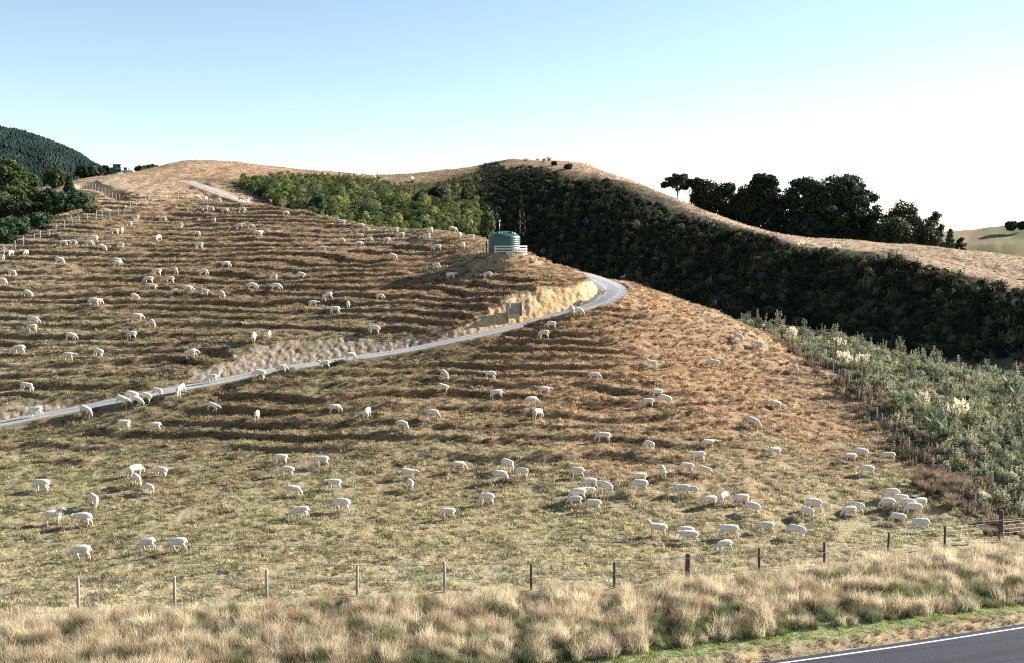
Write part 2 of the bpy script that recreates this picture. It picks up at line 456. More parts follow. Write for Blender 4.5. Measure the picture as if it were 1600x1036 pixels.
def terrain_material(far=False):
    t = NT("far_hill_cover" if far else "pasture_ground")
    geo = t.n("ShaderNodeNewGeometry"); pos = geo.outputs["Position"]
    at = t.n("ShaderNodeAttribute", attribute_name="tone"); base = at.outputs["Color"]
    mk = t.n("ShaderNodeAttribute", attribute_name="mask"); sep = t.n("ShaderNodeSeparateColor"); t.l(mk.outputs["Color"], sep.inputs[0])
    bare, riser, green = sep.outputs[0], sep.outputs[1], sep.outputs[2]
    n_big = t.noise(0.22, 5, .6, pos); n_mid = t.noise(1.3, 6, .65, pos); n_fine = t.noise(7, 6, .7, pos)
    c = t.hsv(base, v=t.math('MULTIPLY_ADD', n_mid, .6, .72))
    # greener patches and browner dead patches
    gr = t.mix(1.0, c, rgb(.74, .80, .56), 'MULTIPLY')
    c = t.mix(t.math('MULTIPLY', t.ramp(n_big, .46, .62), t.math('ADD', t.math('MULTIPLY', green, .8), .12)), c, gr)
    br = t.mix(1.0, c, rgb(.95, .68, .52), 'MULTIPLY')
    c = t.mix(t.math('MULTIPLY', t.ramp(t.noise(0.5, 5, .6, pos), .5, .68), .6), c, br)
    c = t.mix(t.math('MULTIPLY', riser, .8), c, rgb(.10, .062, .034))  # brown rank grass on the risers, darkened further with painted-in shade
    c = t.hsv(c, v=t.math('MULTIPLY_ADD', t.ramp(n_fine, .34, .66), 1.0, .55))
    # bare clay
    sx = t.n("ShaderNodeSeparateXYZ"); t.l(pos, sx.inputs[0])
    nose = t.n("ShaderNodeMapRange"); t.l(sx.outputs[0], nose.inputs[0]); nose.inputs[1].default_value = -9; nose.inputs[2].default_value = 3
    clay = t.mix(nose.outputs[0], rgb(.175, .145, .115), rgb(.54, .325, .165))
    clay = t.mix(t.ramp(t.noise(1.1, 5, .6, pos), .42, .66), clay, t.mix(nose.outputs[0], rgb(.125, .095, .066), rgb(.34, .19, .07)))
    clay = t.mix(t.ramp(t.noise(3.0, 6, .7, pos), .40, .62), t.mix(nose.outputs[0], rgb(.30, .245, .18), rgb(.60, .44, .24)), clay)
    bf = t.ramp(t.math('ADD', bare, t.math('MULTIPLY', t.math('SUBTRACT', t.noise(1.0, 5, .7, pos), .5), 1.1)), .38, .62)
    c = t.mix(bf, c, clay)
    hgt = t.math('ADD', t.math('MULTIPLY', n_fine, .5), t.math('MULTIPLY', n_mid, 1.0))
    nm = t.bump(hgt, .8, .09)
    t.bsdf(c, 1.0, .05, 0, nm)
    return t.m

def polar_grid(thetas, radii):
    T, Rr = np.meshgrid(thetas, radii)
    return np.sin(T) * Rr, np.cos(T) * Rr
th_in = np.linspace(R(-30.5), R(30.5), 860)
th_out = np.concatenate([np.linspace(R(-180), R(-34), 60), np.linspace(R(-33.6), R(-30.6), 16)])
thetas = np.concatenate([th_out, th_in, -th_out[::-1]])
radii_near = np.concatenate([np.linspace(1, 34, 30), np.exp(np.arange(math.log(34.5), math.log(72), .0032)), np.exp(np.arange(math.log(72), math.log(172), .00135)),
                             np.exp(np.arange(math.log(172.5), math.log(430), .006))])
radii_far = np.concatenate([[radii_near[-1]], np.exp(np.arange(math.log(434), math.log(2300), .02))])

def build_terrain(name, radii, mat):
    X, Y = polar_grid(thetas, radii)
    Z, M = height(X, Y, True, True)
    n, m = X.shape
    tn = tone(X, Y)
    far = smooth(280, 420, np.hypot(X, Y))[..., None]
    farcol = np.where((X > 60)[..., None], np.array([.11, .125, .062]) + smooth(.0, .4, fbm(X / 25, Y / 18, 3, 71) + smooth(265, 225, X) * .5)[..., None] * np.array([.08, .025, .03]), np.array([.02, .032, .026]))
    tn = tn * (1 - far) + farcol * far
    back = smooth(-4, 8, -Y)[..., None]
    tn = tn * (1 - back) + np.array([.25, .22, .13]) * back
    gv = (np.exp(-((M['road'] - 5.0) / .75) ** 2) * .85)[..., None]
    tn = tn * (1 - gv) + np.array([.15, .175, .07]) * gv
    green = M['hill'] * smooth(30, -10, X) * .4 + (1 - M['hill']) * .2
    bare = M['bare'] * np.clip(0.70 + .25 * smooth(-25, 0, X) + 0.55 * fbm(X / 5, Y / 3, 3, 81), 0, 1)
    # worn soil where the boundary fence runs and close beside the asphalt
    bare = np.maximum(bare, np.exp(-((M['road'] - 3.9) / .35) ** 2) * .45)
    tn = np.concatenate([tn, np.ones(X.shape + (1,))], -1)
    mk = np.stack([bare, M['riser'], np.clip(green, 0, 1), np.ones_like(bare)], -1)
    idx = np.arange(n * m).reshape(n, m)
    F = np.stack([idx[:-1, :-1], idx[:-1, 1:], idx[1:, 1:], idx[1:, :-1]], -1).reshape(-1, 4)
    V = np.stack([X, Y, Z], -1).reshape(-1, 3)
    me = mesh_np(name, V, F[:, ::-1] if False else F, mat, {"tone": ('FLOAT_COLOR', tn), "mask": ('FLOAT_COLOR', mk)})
    o = link(name, me); tag(o, kind="structure"); return o
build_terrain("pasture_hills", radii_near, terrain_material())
build_terrain("far_hills", radii_far, terrain_material(True))

# ------------------------------------------------------------------ gravel track and asphalt road
def strip(name, L, offs, dz, mat, ragged=0.0, tilt=None):
    t = np.gradient(L[:, :2], axis=0); t /= np.linalg.norm(t, axis=1)[:, None]
    nrm = np.stack([-t[:, 1], t[:, 0]], 1)
    rows = []
    offs = np.array(offs, float); k = len(offs)
    s = np.arange(len(L)) * .7
    wd = np.where((L[:, 1] > 150) & (L[:, 0] < -20), .52, 1.0) if ragged else np.ones(len(L))
    for j, o in enumerate(offs):
        e = o * wd
        if ragged and j in (0, k - 1):
            e = o * wd + ragged * fbm(s / 2.3, np.full(len(L), j * 9.0), 3, 5)
        xy = L[:, :2] + nrm * np.reshape(e, (-1, 1))
        rows.append(np.concatenate([xy, (L[:, 2] + dz - (0.05 if ragged and j in (0, k - 1) else 0))[:, None]], 1))
    V = np.stack(rows, 1).reshape(-1, 3); n = len(L)
    idx = np.arange(n * k).reshape(n, k)
    F = np.stack([idx[:-1, :-1], idx[:-1, 1:], idx[1:, 1:], idx[1:, :-1]], -1).reshape(-1, 4)[:, ::-1]
    acr = np.tile(offs, n)
    me = mesh_np(name, V, F, mat, {"across": ('FLOAT', acr)})
    return link(name, me)

t = NT("gravel"); pos = t.n("ShaderNodeNewGeometry").outputs["Position"]
ac = t.n("ShaderNodeAttribute", attribute_name="across").outputs["Fac"]
c = t.mix(t.ramp(t.noise(9, 5, .7, pos), .35, .65), rgb(.13, .137, .147), rgb(.34, .35, .365))
wheel = t.math('SUBTRACT', t.math('ABSOLUTE', ac), .78)
wheel = t.math('SUBTRACT', 1.0, t.math('MULTIPLY', t.math('ABSOLUTE', wheel), 4.0))
wheel = t.math('MULTIPLY', t.math('MAXIMUM', wheel, 0.0), t.ramp(t.noise(.9, 4, .6, pos), .38, .55))
c = t.mix(t.math('MULTIPLY', wheel, .8), c, rgb(.46, .45, .42))
midg = t.math('MULTIPLY', t.math('MAXIMUM', t.math('SUBTRACT', 1.0, t.math('MULTIPLY', t.math('ABSOLUTE', ac), 3.0)), 0.0), t.ramp(t.noise(2.2, 5, .7, pos), .48, .6))
c = t.mix(t.math('MULTIPLY', midg, .6), c, rgb(.13, .11, .07))
c = t.mix(t.math('MULTIPLY', t.ramp(t.noise(.35, 5, .6, pos), .5, .7), .4), c, rgb(.42, .36, .27))
t.bsdf(c, .95, .2, 0, t.bump(t.noise(14, 4, .7, pos), .7, .05))
MAT_GRAVEL = t.m
TR2 = TRACK
o = strip("track", TR2, [-1.62, -1.2, -.78, -.3, .3, .78, 1.2, 1.62], 0.035, MAT_GRAVEL, .22)
tag(o, kind="structure")

t = NT("asphalt"); pos = t.n("ShaderNodeNewGeometry").outputs["Position"]
ac = t.n("ShaderNodeAttribute", attribute_name="across").outputs["Fac"]
c = t.mix(t.ramp(t.noise(16, 5, .8, pos), .35, .65), rgb(.016, .018, .025), rgb(.056, .060, .075))
band = t.math('MAXIMUM', t.math('SUBTRACT', 1.0, t.math('MULTIPLY', t.math('ABSOLUTE', t.math('ADD', ac, -1.0)), 2.2)), 0.0)
c = t.mix(t.math('MULTIPLY', band, .5), c, rgb(.02, .021, .027))
c = t.mix(t.math('MULTIPLY', t.ramp(t.noise(.4, 4, .6, pos), .45, .7), .35), c, rgb(.048, .051, .062))
t.bsdf(c, .95, .12, 0, t.bump(t.noise(30, 3, .7, pos), .5, .02))
MAT_ASPHALT = t.m
o = strip("road", ROAD, [-3.45, -2.4, -1.2, 0, 1.2, 2.4, 3.45], 0.02, MAT_ASPHALT, .0)
tag(o, kind="structure")
t = NT("road_paint"); pos = t.n("ShaderNodeNewGeometry").outputs["Position"]
c = t.mix(t.ramp(t.noise(12, 5, .8, pos), .52, .72), rgb(.46, .46, .46), rgb(.12, .12, .13))
t.bsdf(c, .7, .3); MAT_PAINT = t.m
o = strip("road_edge_line", ROAD, [3.02, 3.14], 0.026, MAT_PAINT); tag(o, kind="structure")
o = strip("road_edge_line", ROAD, [-3.14, -3.02], 0.026, MAT_PAINT); tag(o, kind="structure")

# ------------------------------------------------------------------ leaf and blade materials
def leaf_mat(name, col, col2, transl=.3, rough=.7, from_inst=True, spec=.15, hue=.02):
    t = NT(name)
    oi = t.n("ShaderNodeObjectInfo"); rnd = oi.outputs["Random"]
    fa = t.n("ShaderNodeAttribute", attribute_name="lc").outputs["Fac"]
    c = t.mix(fa, rgb(*col), rgb(*col2))
    if from_inst:
        ta = t.n("ShaderNodeAttribute", attribute_name="tint", attribute_type='INSTANCER')
        c = t.mix(1.0, c, ta.outputs["Color"], 'MULTIPLY')
    c = t.hsv(c, t.math('MULTIPLY_ADD', rnd, hue, .5 - hue / 2), 1.0, t.math('MULTIPLY_ADD', rnd, .5, .75))
    b = t.n("ShaderNodeBsdfPrincipled"); t.l(c, b.inputs["Base Color"]); b.inputs["Roughness"].default_value = rough
    b.inputs["Specular IOR Level"].default_value = spec
    if transl > 0:
        tr = t.n("ShaderNodeBsdfTranslucent"); t.l(c, tr.inputs[0])
        mx = t.n("ShaderNodeMixShader"); mx.inputs[0].default_value = transl
        t.l(b.outputs[0], mx.inputs[1]); t.l(tr.outputs[0], mx.inputs[2]); t.l(mx.outputs[0], t.out.inputs[0])
    else:
        t.l(b.outputs[0], t.out.inputs[0])
    return t.m

MAT_GRASS = leaf_mat("grass_blade", (.78, .78, .78), (1.25, 1.22, 1.15), .45, .8)
MAT_BUSH = leaf_mat("bush_leaf", (.60, .65, .55), (1.3, 1.3, 1.2), .25, .65)
MAT_PLUME = leaf_mat("plume", (.80, .70, .50), (.95, .88, .72), .4, .9, from_inst=False, hue=.01)

# ------------------------------------------------------------------ small vegetation meshes
def blades(n, rad, h0, h1, w, lean, seed, bend=.5, radial=True):
    r = np.random.default_rng(seed)
    a = r.uniform(0, 6.283, n); q = rad * np.sqrt(r.uniform(0, 1, n)) 
    bx, by = np.cos(a) * q, np.sin(a) * q
    h = r.uniform(h0, h1, n); la = a + r.normal(0, .7, n); ln = lean * r.uniform(.2, 1.2, n)
    if not radial: la = r.normal(2.6, 1.5, n)
    dx, dy = np.cos(la) * ln, np.sin(la) * ln
    wa = r.uniform(0, 6.283, n); wx, wy = np.cos(wa) * w / 2, np.sin(wa) * w / 2
    z0 = np.full(n, -.04)
    V = np.stack([np.stack([bx - wx, by - wy, z0], 1), np.stack([bx + wx, by + wy, z0], 1),
                  np.stack([bx + dx * bend * h + wx * .8, by + dy * bend * h + wy * .8, h * .6], 1), np.stack([bx + dx * bend * h - wx * .8, by + dy * bend * h - wy * .8, h * .6], 1),
                  np.stack([bx + dx * h * 1.3, by + dy * h * 1.3, h], 1)], 1).reshape(-1, 3)
    i = np.arange(n)[:, None] * 5
    F4 = i + np.array([[0, 1, 2, 3]]); F3 = i + np.array([[3, 2, 4]])
    lc = np.repeat(r.uniform(0, 1, n), 5)
    return V, F4, F3, lc
def tuft_mesh(name, parts, mat):
    Vs, F4s, F3s, L = [], [], [], []; k = 0
    for V, F4, F3, lc in parts:
        Vs.append(V); F4s.append(F4 + k); F3s.append(F3 + k); L.append(lc); k += len(V)
    return mesh_np(name, np.vstack(Vs), [np.vstack(F4s), np.vstack(F3s)], mat, {"lc": ('FLOAT', np.concatenate(L))}, False)

def leaves(C, per, spread, size, seed, flat=1.0, up=.35, aspect=.55):
    """leaf quads round clump centres C (n,3); spread scalar or (n,)"""
    r = np.random.default_rng(seed)
    C = np.asarray(C, float); n = len(C) * per
    sp = np.repeat(np.broadcast_to(spread, len(C)), per)
    d = r.normal(size=(n, 3)); d /= np.linalg.norm(d, axis=1)[:, None]
    rr = r.uniform(.25, 1, n) ** .5
    c = np.repeat(C, per, 0) + d * (sp * rr)[:, None] * np.array([1, 1, flat])
    nz = d * .8 + r.normal(size=(n, 3)) * .7 + np.array([0, 0, up]); nz /= np.linalg.norm(nz, axis=1)[:, None]
    a = np.cross(nz, r.normal(size=(n, 3))); a /= np.linalg.norm(a, axis=1)[:, None] + 1e-9
    b = np.cross(nz, a)
    s = size * r.uniform(.6, 1.4, n)[:, None]
    V = np.stack([c - a * s, c + b * s * aspect, c + a * s, c - b * s * aspect], 1).reshape(-1, 3)
    F = np.arange(n * 4).reshape(n, 4)
    lc = np.repeat(np.clip(np.repeat(r.uniform(0, 1, len(C)), per) * .7 + r.uniform(0, .5, n) - .1, 0, 1), 4)
    return V, F, lc

def bush_mesh(name, kind, seed, mat):
    r = np.random.default_rng(seed)
    if kind == 'manuka':            # upright sprays of fine leaves
        C = []; S = []
        for k in range(11):
            a = r.uniform(0, 6.283); q = r.uniform(0, .42); h = r.uniform(.75, 1.5) * (1 - q * .5)
            lx, ly = math.cos(a) * q, math.sin(a) * q
            m = 9
            for i in range(m):
                f = i / (m - 1)
                C.append((lx * (1 + .6 * f) + r.normal(0, .03), ly * (1 + .6 * f) + r.normal(0, .03), .05 + h * f)); S.append(.17 * (1 - f) + .05)
        V, F, lc = leaves(C, 9, np.array(S), .06, seed, 1.3, .5)
    elif kind == 'round':
        C = []; S = []
        for k in range(26):
            d = r.normal(size=3); d /= np.linalg.norm(d); d[2] = abs(d[2]) * .9
            C.append((d[0] * .62, d[1] * .62, .2 + d[2] * .85)); S.append(r.uniform(.2, .34))
        V, F, lc = leaves(C, 32, np.array(S), .075, seed, .8, .5)
    elif kind == 'low':
        C = [(r.normal(0, .5), r.normal(0, .5), r.uniform(.05, .35)) for k in range(14)]
        V, F, lc = leaves(C, 24, .22, .07, seed, .6, .6)
    elif kind == 'tall':
        C = []; S = []
        for k in range(40):
            z = r.uniform(.15, 1.9); q = .62 * math.sqrt(max(0, 1 - ((z - .9) / 1.15) ** 2)) * r.uniform(.55, 1.05); a = r.uniform(0, 6.283)
            C.append((math.cos(a) * q, math.sin(a) * q, z)); S.append(r.uniform(.16, .3))
        V, F, lc = leaves(C, 26, np.array(S), .07, seed, .85, .5)
    return mesh_np(name, V, F, mat, {"lc": ('FLOAT', lc)}, False)

def spiky_parts(n, seed, h=1.0, w=.05, lean=.9):
    return [blades(n, .12, h * .6, h, w, lean, seed, .45)]

# ------------------------------------------------------------------ instancing on computed points (for the uncountable cover only)
def scatter(name, meshes, pts, rot, scale, idx, tint, label, cat):
    lib = bpy.data.collections.new(name + "_source")
    for i, me in enumerate(meshes):
        ob = bpy.data.objects.new("%s_source_%02d" % (name, i), me); lib.objects.link(ob)
    n = len(pts)
    me = mesh_np(name, pts, [], None, {"rot": ('FLOAT_VECTOR', rot), "scl": ('FLOAT_VECTOR', scale), "pick": ('INT', idx), "tint": ('FLOAT_COLOR', np.concatenate([tint, np.ones((n, 1))], 1))}, False) if False else None
    me = bpy.data.meshes.new(name); me.vertices.add(n); me.vertices.foreach_set("co", np.asarray(pts, np.float32).ravel())
    for k, kind, key, data in (("rot", 'FLOAT_VECTOR', 'vector', rot), ("scl", 'FLOAT_VECTOR', 'vector', scale), ("pick", 'INT', 'value', idx),
                               ("tint", 'FLOAT_COLOR', 'color', np.concatenate([tint, np.ones((n, 1))], 1))):
        at = me.attributes.new(k, kind, 'POINT'); at.data.foreach_set(key, np.asarray(data, np.int32 if kind == 'INT' else np.float32).ravel())
    ob = link(name, me)
    ng = bpy.data.node_groups.new(name + "_nodes", 'GeometryNodeTree')
    ng.interface.new_socket("Geometry", in_out='INPUT', socket_type='NodeSocketGeometry')
    ng.interface.new_socket("Geometry", in_out='OUTPUT', socket_type='NodeSocketGeometry')
    gi = ng.nodes.new("NodeGroupInput"); go = ng.nodes.new("NodeGroupOutput")
    ci = ng.nodes.new("GeometryNodeCollectionInfo"); ci.inputs[0].default_value = lib
    ci.inputs["Separate Children"].default_value = True; ci.inputs["Reset Children"].default_value = True
    ip = ng.nodes.new("GeometryNodeInstanceOnPoints")
    def attr(nm, dt):
        a = ng.nodes.new("GeometryNodeInputNamedAttribute"); a.data_type = dt; a.inputs[0].default_value = nm; return a.outputs["Attribute"]
    e2r = ng.nodes.new("FunctionNodeEulerToRotation"); ng.links.new(attr("rot", 'FLOAT_VECTOR'), e2r.inputs[0])
    ng.links.new(gi.outputs[0], ip.inputs["Points"]); ng.links.new(ci.outputs[0], ip.inputs["Instance"])
    ip.inputs["Pick Instance"].default_value = True
    ng.links.new(attr("pick", 'INT'), ip.inputs["Instance Index"])
    ng.links.new(e2r.outputs[0], ip.inputs["Rotation"]); ng.links.new(attr("scl", 'FLOAT_VECTOR'), ip.inputs["Scale"])
    ng.links.new(ip.outputs[0], go.inputs[0])
    md = ob.modifiers.new("scatter", 'NODES'); md.node_group = ng
    tag(ob, label, cat, kind="stuff")
    return ob

def rnd_pts(n, y0, y1, k=.60, seed=1):
    """uniform per area in the wedge |x| < k*y (+ a margin)"""
    r = np.random.default_rng(seed)
    y = np.sqrt(r.uniform(y0 * y0, y1 * y1, n)); x = r.uniform(-1, 1, n) * k * y
    return x, y
def inside(X, Y, poly):
    poly = np.array(poly, float); c = np.zeros(X.shape, bool); j = len(poly) - 1
    for i in range(len(poly)):
        xi, yi = poly[i]; xj, yj = poly[j]
        c ^= ((yi > Y) != (yj > Y)) & (X < (xj - xi) * (Y - yi) / (yj - yi + 1e-12) + xi); j = i
    return c
def poly_px(s):
    return [P(*map(float, t.split(',')))[:2] for t in s.split()]
def vecs(n, r, tilt=.12):
    return np.stack([r.normal(0, tilt, n), r.normal(0, tilt, n), r.uniform(0, 6.283, n)], 1)

# ---- regions
FENCE_F = [P(*t)[:2] for t in ((-400, 975, 42), (-150, 962, 44), (123, 952, 46), (417, 940, 47), (695, 930, 48), (960, 917, 49.5), (1074, 908, 50.5), (1186, 897, 52), (1288, 884, 53.5),
           (1387, 869, 55.5), (1476, 857, 57.5), (1563, 847, 60), (1700, 832, 64), (1900, 812, 70))]
FENCE_S = [P(*t)[:2] for t in ((1215, 538, 113), (1235, 548, 108), (1265, 562, 103), (1300, 582, 98), (1340, 622, 90), (1365, 650, 86), (1400, 684, 81), (1450, 738, 73), (1510, 782, 66), (1563, 830, 61.5))]
def side_of_front(X, Y):               # >0 on the hill side of the front fence
    f = np.array(FENCE_F); return Y - np.interp(X, f[:, 0], f[:, 1])
def right_of_side(X, Y):               # >0 in the valley right of the boundary fence
    f = np.array(FENCE_S); o = np.argsort(f[:, 1]); return X - np.interp(Y, f[o, 1], f[o, 0], left=f[o[0], 0], right=f[o[-1], 0])
BR = [(17.7, 190), (23.7, 178), (33, 165), (41.3, 155), (49, 148), (56.8, 142), (63.5, 136), (69, 130), (76, 122), (90, 108)]
POLY_E = [P(785, 278, 230)[:2], P(850, 278, 220)[:2], P(886, 282, 203)[:2]] + [(x + .9, y + 1.5) for x, y in BR[:2]] + [(x + .4, y + .6) for x, y in BR[2:3]] + [(x + .1, y - .2) for x, y in BR[3:]] + [(70, 110), (60, 122), (52, 127), (44, 130), (35, 135), (25, 140), (14, 146), (4, 155), (-3, 165), (-6, 185), (-7, 210), (-8, 245), (-6, 262)]
POLY_C = [P(*t)[:2] for t in ((375, 296, 185), (430, 288, 205), (500, 285, 212), (560, 283, 218), (620, 290, 218), (680, 290, 222), (720, 282, 226), (760, 276, 232), (785, 274, 236))] + [(-7, 232), (-7, 205), (-6, 180), (-3, 160), (0, 148), (-12, 147), (-24, 152), (-33, 161), (-46, 176)]
POLY_F = [P(*t)[:2] for t in ((1150, 508, 125), (1170, 512, 140), (1300, 530, 132), (1400, 550, 124), (1500, 570, 120), (1600, 575, 116), (1900, 600, 112), (1900, 800, 66), (1600, 800, 65), (1575, 800, 64))] + [(x + 1.2, y) for x, y in FENCE_S[:-1][::-1]]

def inst(name, meshes, X, Y, s, tint, label, cat, idx=None, tilt=.12, sink=0.0, seed=5, sz=None, zoff=None):
    r = np.random.default_rng(seed); n = len(X)
    Z = height(X, Y) - sink
    if zoff is not None: Z = Z + zoff
    if idx is None: idx = r.integers(0, len(meshes), n)
    sc = np.stack([s, s, s * (sz if sz is not None else 1) * r.uniform(.85, 1.15, n)], 1)
    return scatter(name, meshes, np.stack([X, Y, Z], 1), vecs(n, r, tilt), sc, idx, tint, label, cat)

# ---- short pasture grass
TUFT = [tuft_mesh("pasture_tuft", [blades(30, .17, .04, .13, .022, 1.1, 100 + k)], MAT_GRASS) for k in range(5)]
TUSS = [tuft_mesh("hill_tussock", [blades(60, .22, .12, .32, .022, .9, 120 + k)], MAT_GRASS) for k in range(5)]
x, y = rnd_pts(150000, 46, 172, .60, 2)
keep = np.random.default_rng(9).uniform(0, 1, len(x)) < np.clip(1.5 - (y - 46) / 90, .32, 1)
x, y = x[keep], y[keep]
zz, M = height(x, y, True, True)
ok = (side_of_front(x, y) > .2) & (right_of_side(x, y) < -.3) & (M['track'] > 1.9) & (M['bare'] < .5) & (~inside(x, y, POLY_C)) & (~inside(x, y, POLY_E)) & (np.hypot(x - TANK[0], y - TANK[1]) > 2.3)
cl = fbm(x / 2.0, y / 1.6, 3, 88)
ok &= (cl > -.40)
x, y, rs, cl = x[ok], y[ok], M['riser'][ok], cl[ok]
r = np.random.default_rng(77)
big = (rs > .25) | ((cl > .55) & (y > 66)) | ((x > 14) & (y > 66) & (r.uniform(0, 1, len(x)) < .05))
tn = tone(x, y)
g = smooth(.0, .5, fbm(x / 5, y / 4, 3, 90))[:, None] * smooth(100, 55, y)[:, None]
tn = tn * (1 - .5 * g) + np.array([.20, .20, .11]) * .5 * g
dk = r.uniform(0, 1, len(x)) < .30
tn = tn * np.where(rs > .25, .62, np.where(big, 1.0, 1.75))[:, None] * r.uniform(.7, 1.3, len(x))[:, None]  # riser tussocks tinted darker: brown grass plus band shade put into the colour
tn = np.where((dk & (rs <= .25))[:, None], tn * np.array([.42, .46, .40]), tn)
m = ~big
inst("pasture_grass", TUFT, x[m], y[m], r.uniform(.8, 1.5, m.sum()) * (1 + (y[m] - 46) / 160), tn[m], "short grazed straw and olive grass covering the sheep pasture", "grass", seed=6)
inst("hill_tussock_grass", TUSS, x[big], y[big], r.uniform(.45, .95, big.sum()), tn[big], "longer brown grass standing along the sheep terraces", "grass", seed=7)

# ---- golden grass on the ridges behind
x, y = rnd_pts(110000, 118, 300, .62, 12)
zz, M = height(x, y, True, True)
ok = (M['track'] > 1.9) & ((in_front(x, y) < .5) | (x < -30)) & (~inside(x, y, POLY_C)) & (~inside(x, y, POLY_E)) & (right_of_side(x, y) > -200) & (~inside(x, y, POLY_F)) & (M['bench'] > .9)
x, y = x[ok], y[ok]; r = np.random.default_rng(14)
inst("ridge_grass", TUSS, x, y, r.uniform(.35, .7, len(x)), 1.25 * tone(x, y) * r.uniform(.85, 1.15, len(x))[:, None], "dry golden grass covering the ridges behind the pasture", "grass", seed=8)

# ---- long roadside grass
LONG = [tuft_mesh("roadside_tuft", [blades(80, .36, .30, .85, .013, .50, 140 + k, .5, False), blades(10, .3, .8, 1.15, .012, .40, 180 + k, .5, False), blades(44, .36, .15, .45, .018, 1.0, 160 + k, .5, False)], MAT_GRASS) for k in range(6)]
r = np.random.default_rng(21)
x = r.uniform(-42, 66, 60000); y = r.uniform(33, 74, 60000)
zz, M = height(x, y, True, True)
sf = side_of_front(x, y) + .6 * fbm(x / 2, y / 2, 2, 33)
ok = (sf < -.9) & (M['road'] > 5.4) & (np.abs(x) < y * .72 + 5) & (y - np.interp(x, ROAD[:, 0], ROAD[:, 1]) > 0)
x, y, rd, sf = x[ok], y[ok], M['road'][ok], sf[ok]
green = smooth(.08, .42, fbm(x / 1.6, y / 1.2, 3, 44) + .06 + .10 * smooth(5, 30, x) + .3 * smooth(8.5, 6.2, rd) - .03)[:, None]
dark = smooth(.0, .4, fbm(x / .9, y / .8, 2, 49))[:, None]
tn = np.array([.60, .52, .38]) * (1 - dark) + np.array([.34, .25, .165]) * dark
tn = tn * (1 - .85 * green) + np.array([.13, .165, .07]) * .85 * green
tn = tn * r.uniform(.6, 1.3, len(x))[:, None]
s = .95 * r.uniform(.65, 1.05, len(x)) * (1 - .25 * green[:, 0]) * (.72 + .4 * smooth(-.5, .5, fbm(x / 1.3, y / 1.1, 3, 55)))
inst("roadside_long_grass", LONG, x, y, s, tn, "long dry straw coloured grass with green patches along the road", "grass", seed=9, tilt=.16)
# mown green strip and brown fringe beside the asphalt
x = r.uniform(-36, 56, 40000); y = r.uniform(30, 64, 40000)
zz, M = height(x, y, True, True)
ok = (M['road'] > 3.55) & (M['road'] < 6.3) & (y - np.interp(x, ROAD[:, 0], ROAD[:, 1]) > 0) & (np.abs(x) < y * .62 + 3)
x, y, rd = x[ok], y[ok], M['road'][ok]
f = smooth(4.1, 4.6, rd + .5 * fbm(x, y, 2, 3))[:, None]
tn = np.array([.27, .22, .15]) * (1 - f) + np.array([.20, .26, .09]) * f
inst("mown_verge_grass", TUFT, x, y, r.uniform(.6, 1.0, len(x)), tn * r.uniform(.75, 1.25, len(x))[:, None], "short mown grass strip between long grass and asphalt", "grass", seed=10)

# ---- bush and scrub cover
BK = [bush_mesh("scrub_bush", k, 200 + i, MAT_BUSH) for i, k in enumerate(['manuka', 'manuka', 'manuka', 'round', 'round', 'low', 'low', 'tall'])]
PLUME_SRC = []
def plume_mesh(seed, n=9, h=1.9):
    """toetoe flower plumes: feathery spindles on stalks"""
    r = np.random.default_rng(seed); V, F, L = [], [], []; k = 0
    for i in range(n):
        a = r.uniform(0, 6.283); q = r.uniform(.05, .75); hh = h * r.uniform(.75, 1.1)
        top = np.array([math.cos(a) * q, math.sin(a) * q, hh])
        m = 34
        t_ = r.uniform(0, 1, m); c = top * np.array([1, 1, 1]) * (0.62 + .38 * t_)[:, None]
        wv = np.sin(np.clip(t_ * 1.0, 0, 1) * np.pi) * .10 + .03
        d = r.normal(size=(m, 3)); c = c + d * wv[:, None] * .5
        ax = np.array([0, 0, 1.]) + r.normal(size=(m, 3)) * .5; ax /= np.linalg.norm(ax, axis=1)[:, None]
        b = np.cross(ax, r.normal(size=(m, 3))); b /= np.linalg.norm(b, axis=1)[:, None]
        V.append(np.stack([c - ax * .12, c + b * .05, c + ax * .12, c - b * .05], 1).reshape(-1, 3)); F.append(np.arange(m * 4).reshape(m, 4) + k); k += m * 4
    V = np.vstack(V); F = np.vstack(F)
    return mesh_np("plume", V, F, MAT_PLUME, {"lc": ('FLOAT', r.uniform(0, 1, len(V)))}, False)
PL0 = plume_mesh(301, 4, 1.6); PL1 = plume_mesh(302, 2, 1.8)

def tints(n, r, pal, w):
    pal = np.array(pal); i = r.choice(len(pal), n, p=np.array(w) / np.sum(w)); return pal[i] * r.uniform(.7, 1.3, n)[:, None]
r = np.random.default_rng(41)
x = r.uniform(-10, 92, 90000); y = r.uniform(105, 270, 90000)
ok = inside(x, y, POLY_E); x, y = x[ok][:10500], y[ok][:10500]
idx = r.choice(8, len(x), p=[.15, .15, .12, .16, .14, .12, .12, .04])
inst("shaded_scrub", BK, x, y, r.uniform(.25, 1.0, len(x)) ** 1.4 * 1.25 * (1 - .5 * smooth(185, 225, y)), tints(len(x), r, [(.032, .042, .024), (.055, .056, .034), (.024, .032, .019), (.14, .13, .08), (.07, .10, .045)], [4, 3, 3, 1.2, 1]),  # dark tints deepen the slope's shade, pale brown ones imitate sun-caught tips
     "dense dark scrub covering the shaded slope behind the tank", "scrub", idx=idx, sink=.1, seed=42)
x = r.uniform(-60, 15, 60000); y = r.uniform(140, 270, 60000)
ok = inside(x, y, POLY_C) ; x, y = x[ok][:10000], y[ok][:10000]
up = smooth(178, 222, y + x * .2)
idx = np.where(r.uniform(0, 1, len(x)) < .55 - .5 * up, r.choice([3, 4, 7, 3], len(x)), r.choice([0, 1, 2, 5, 6, 6], len(x)))
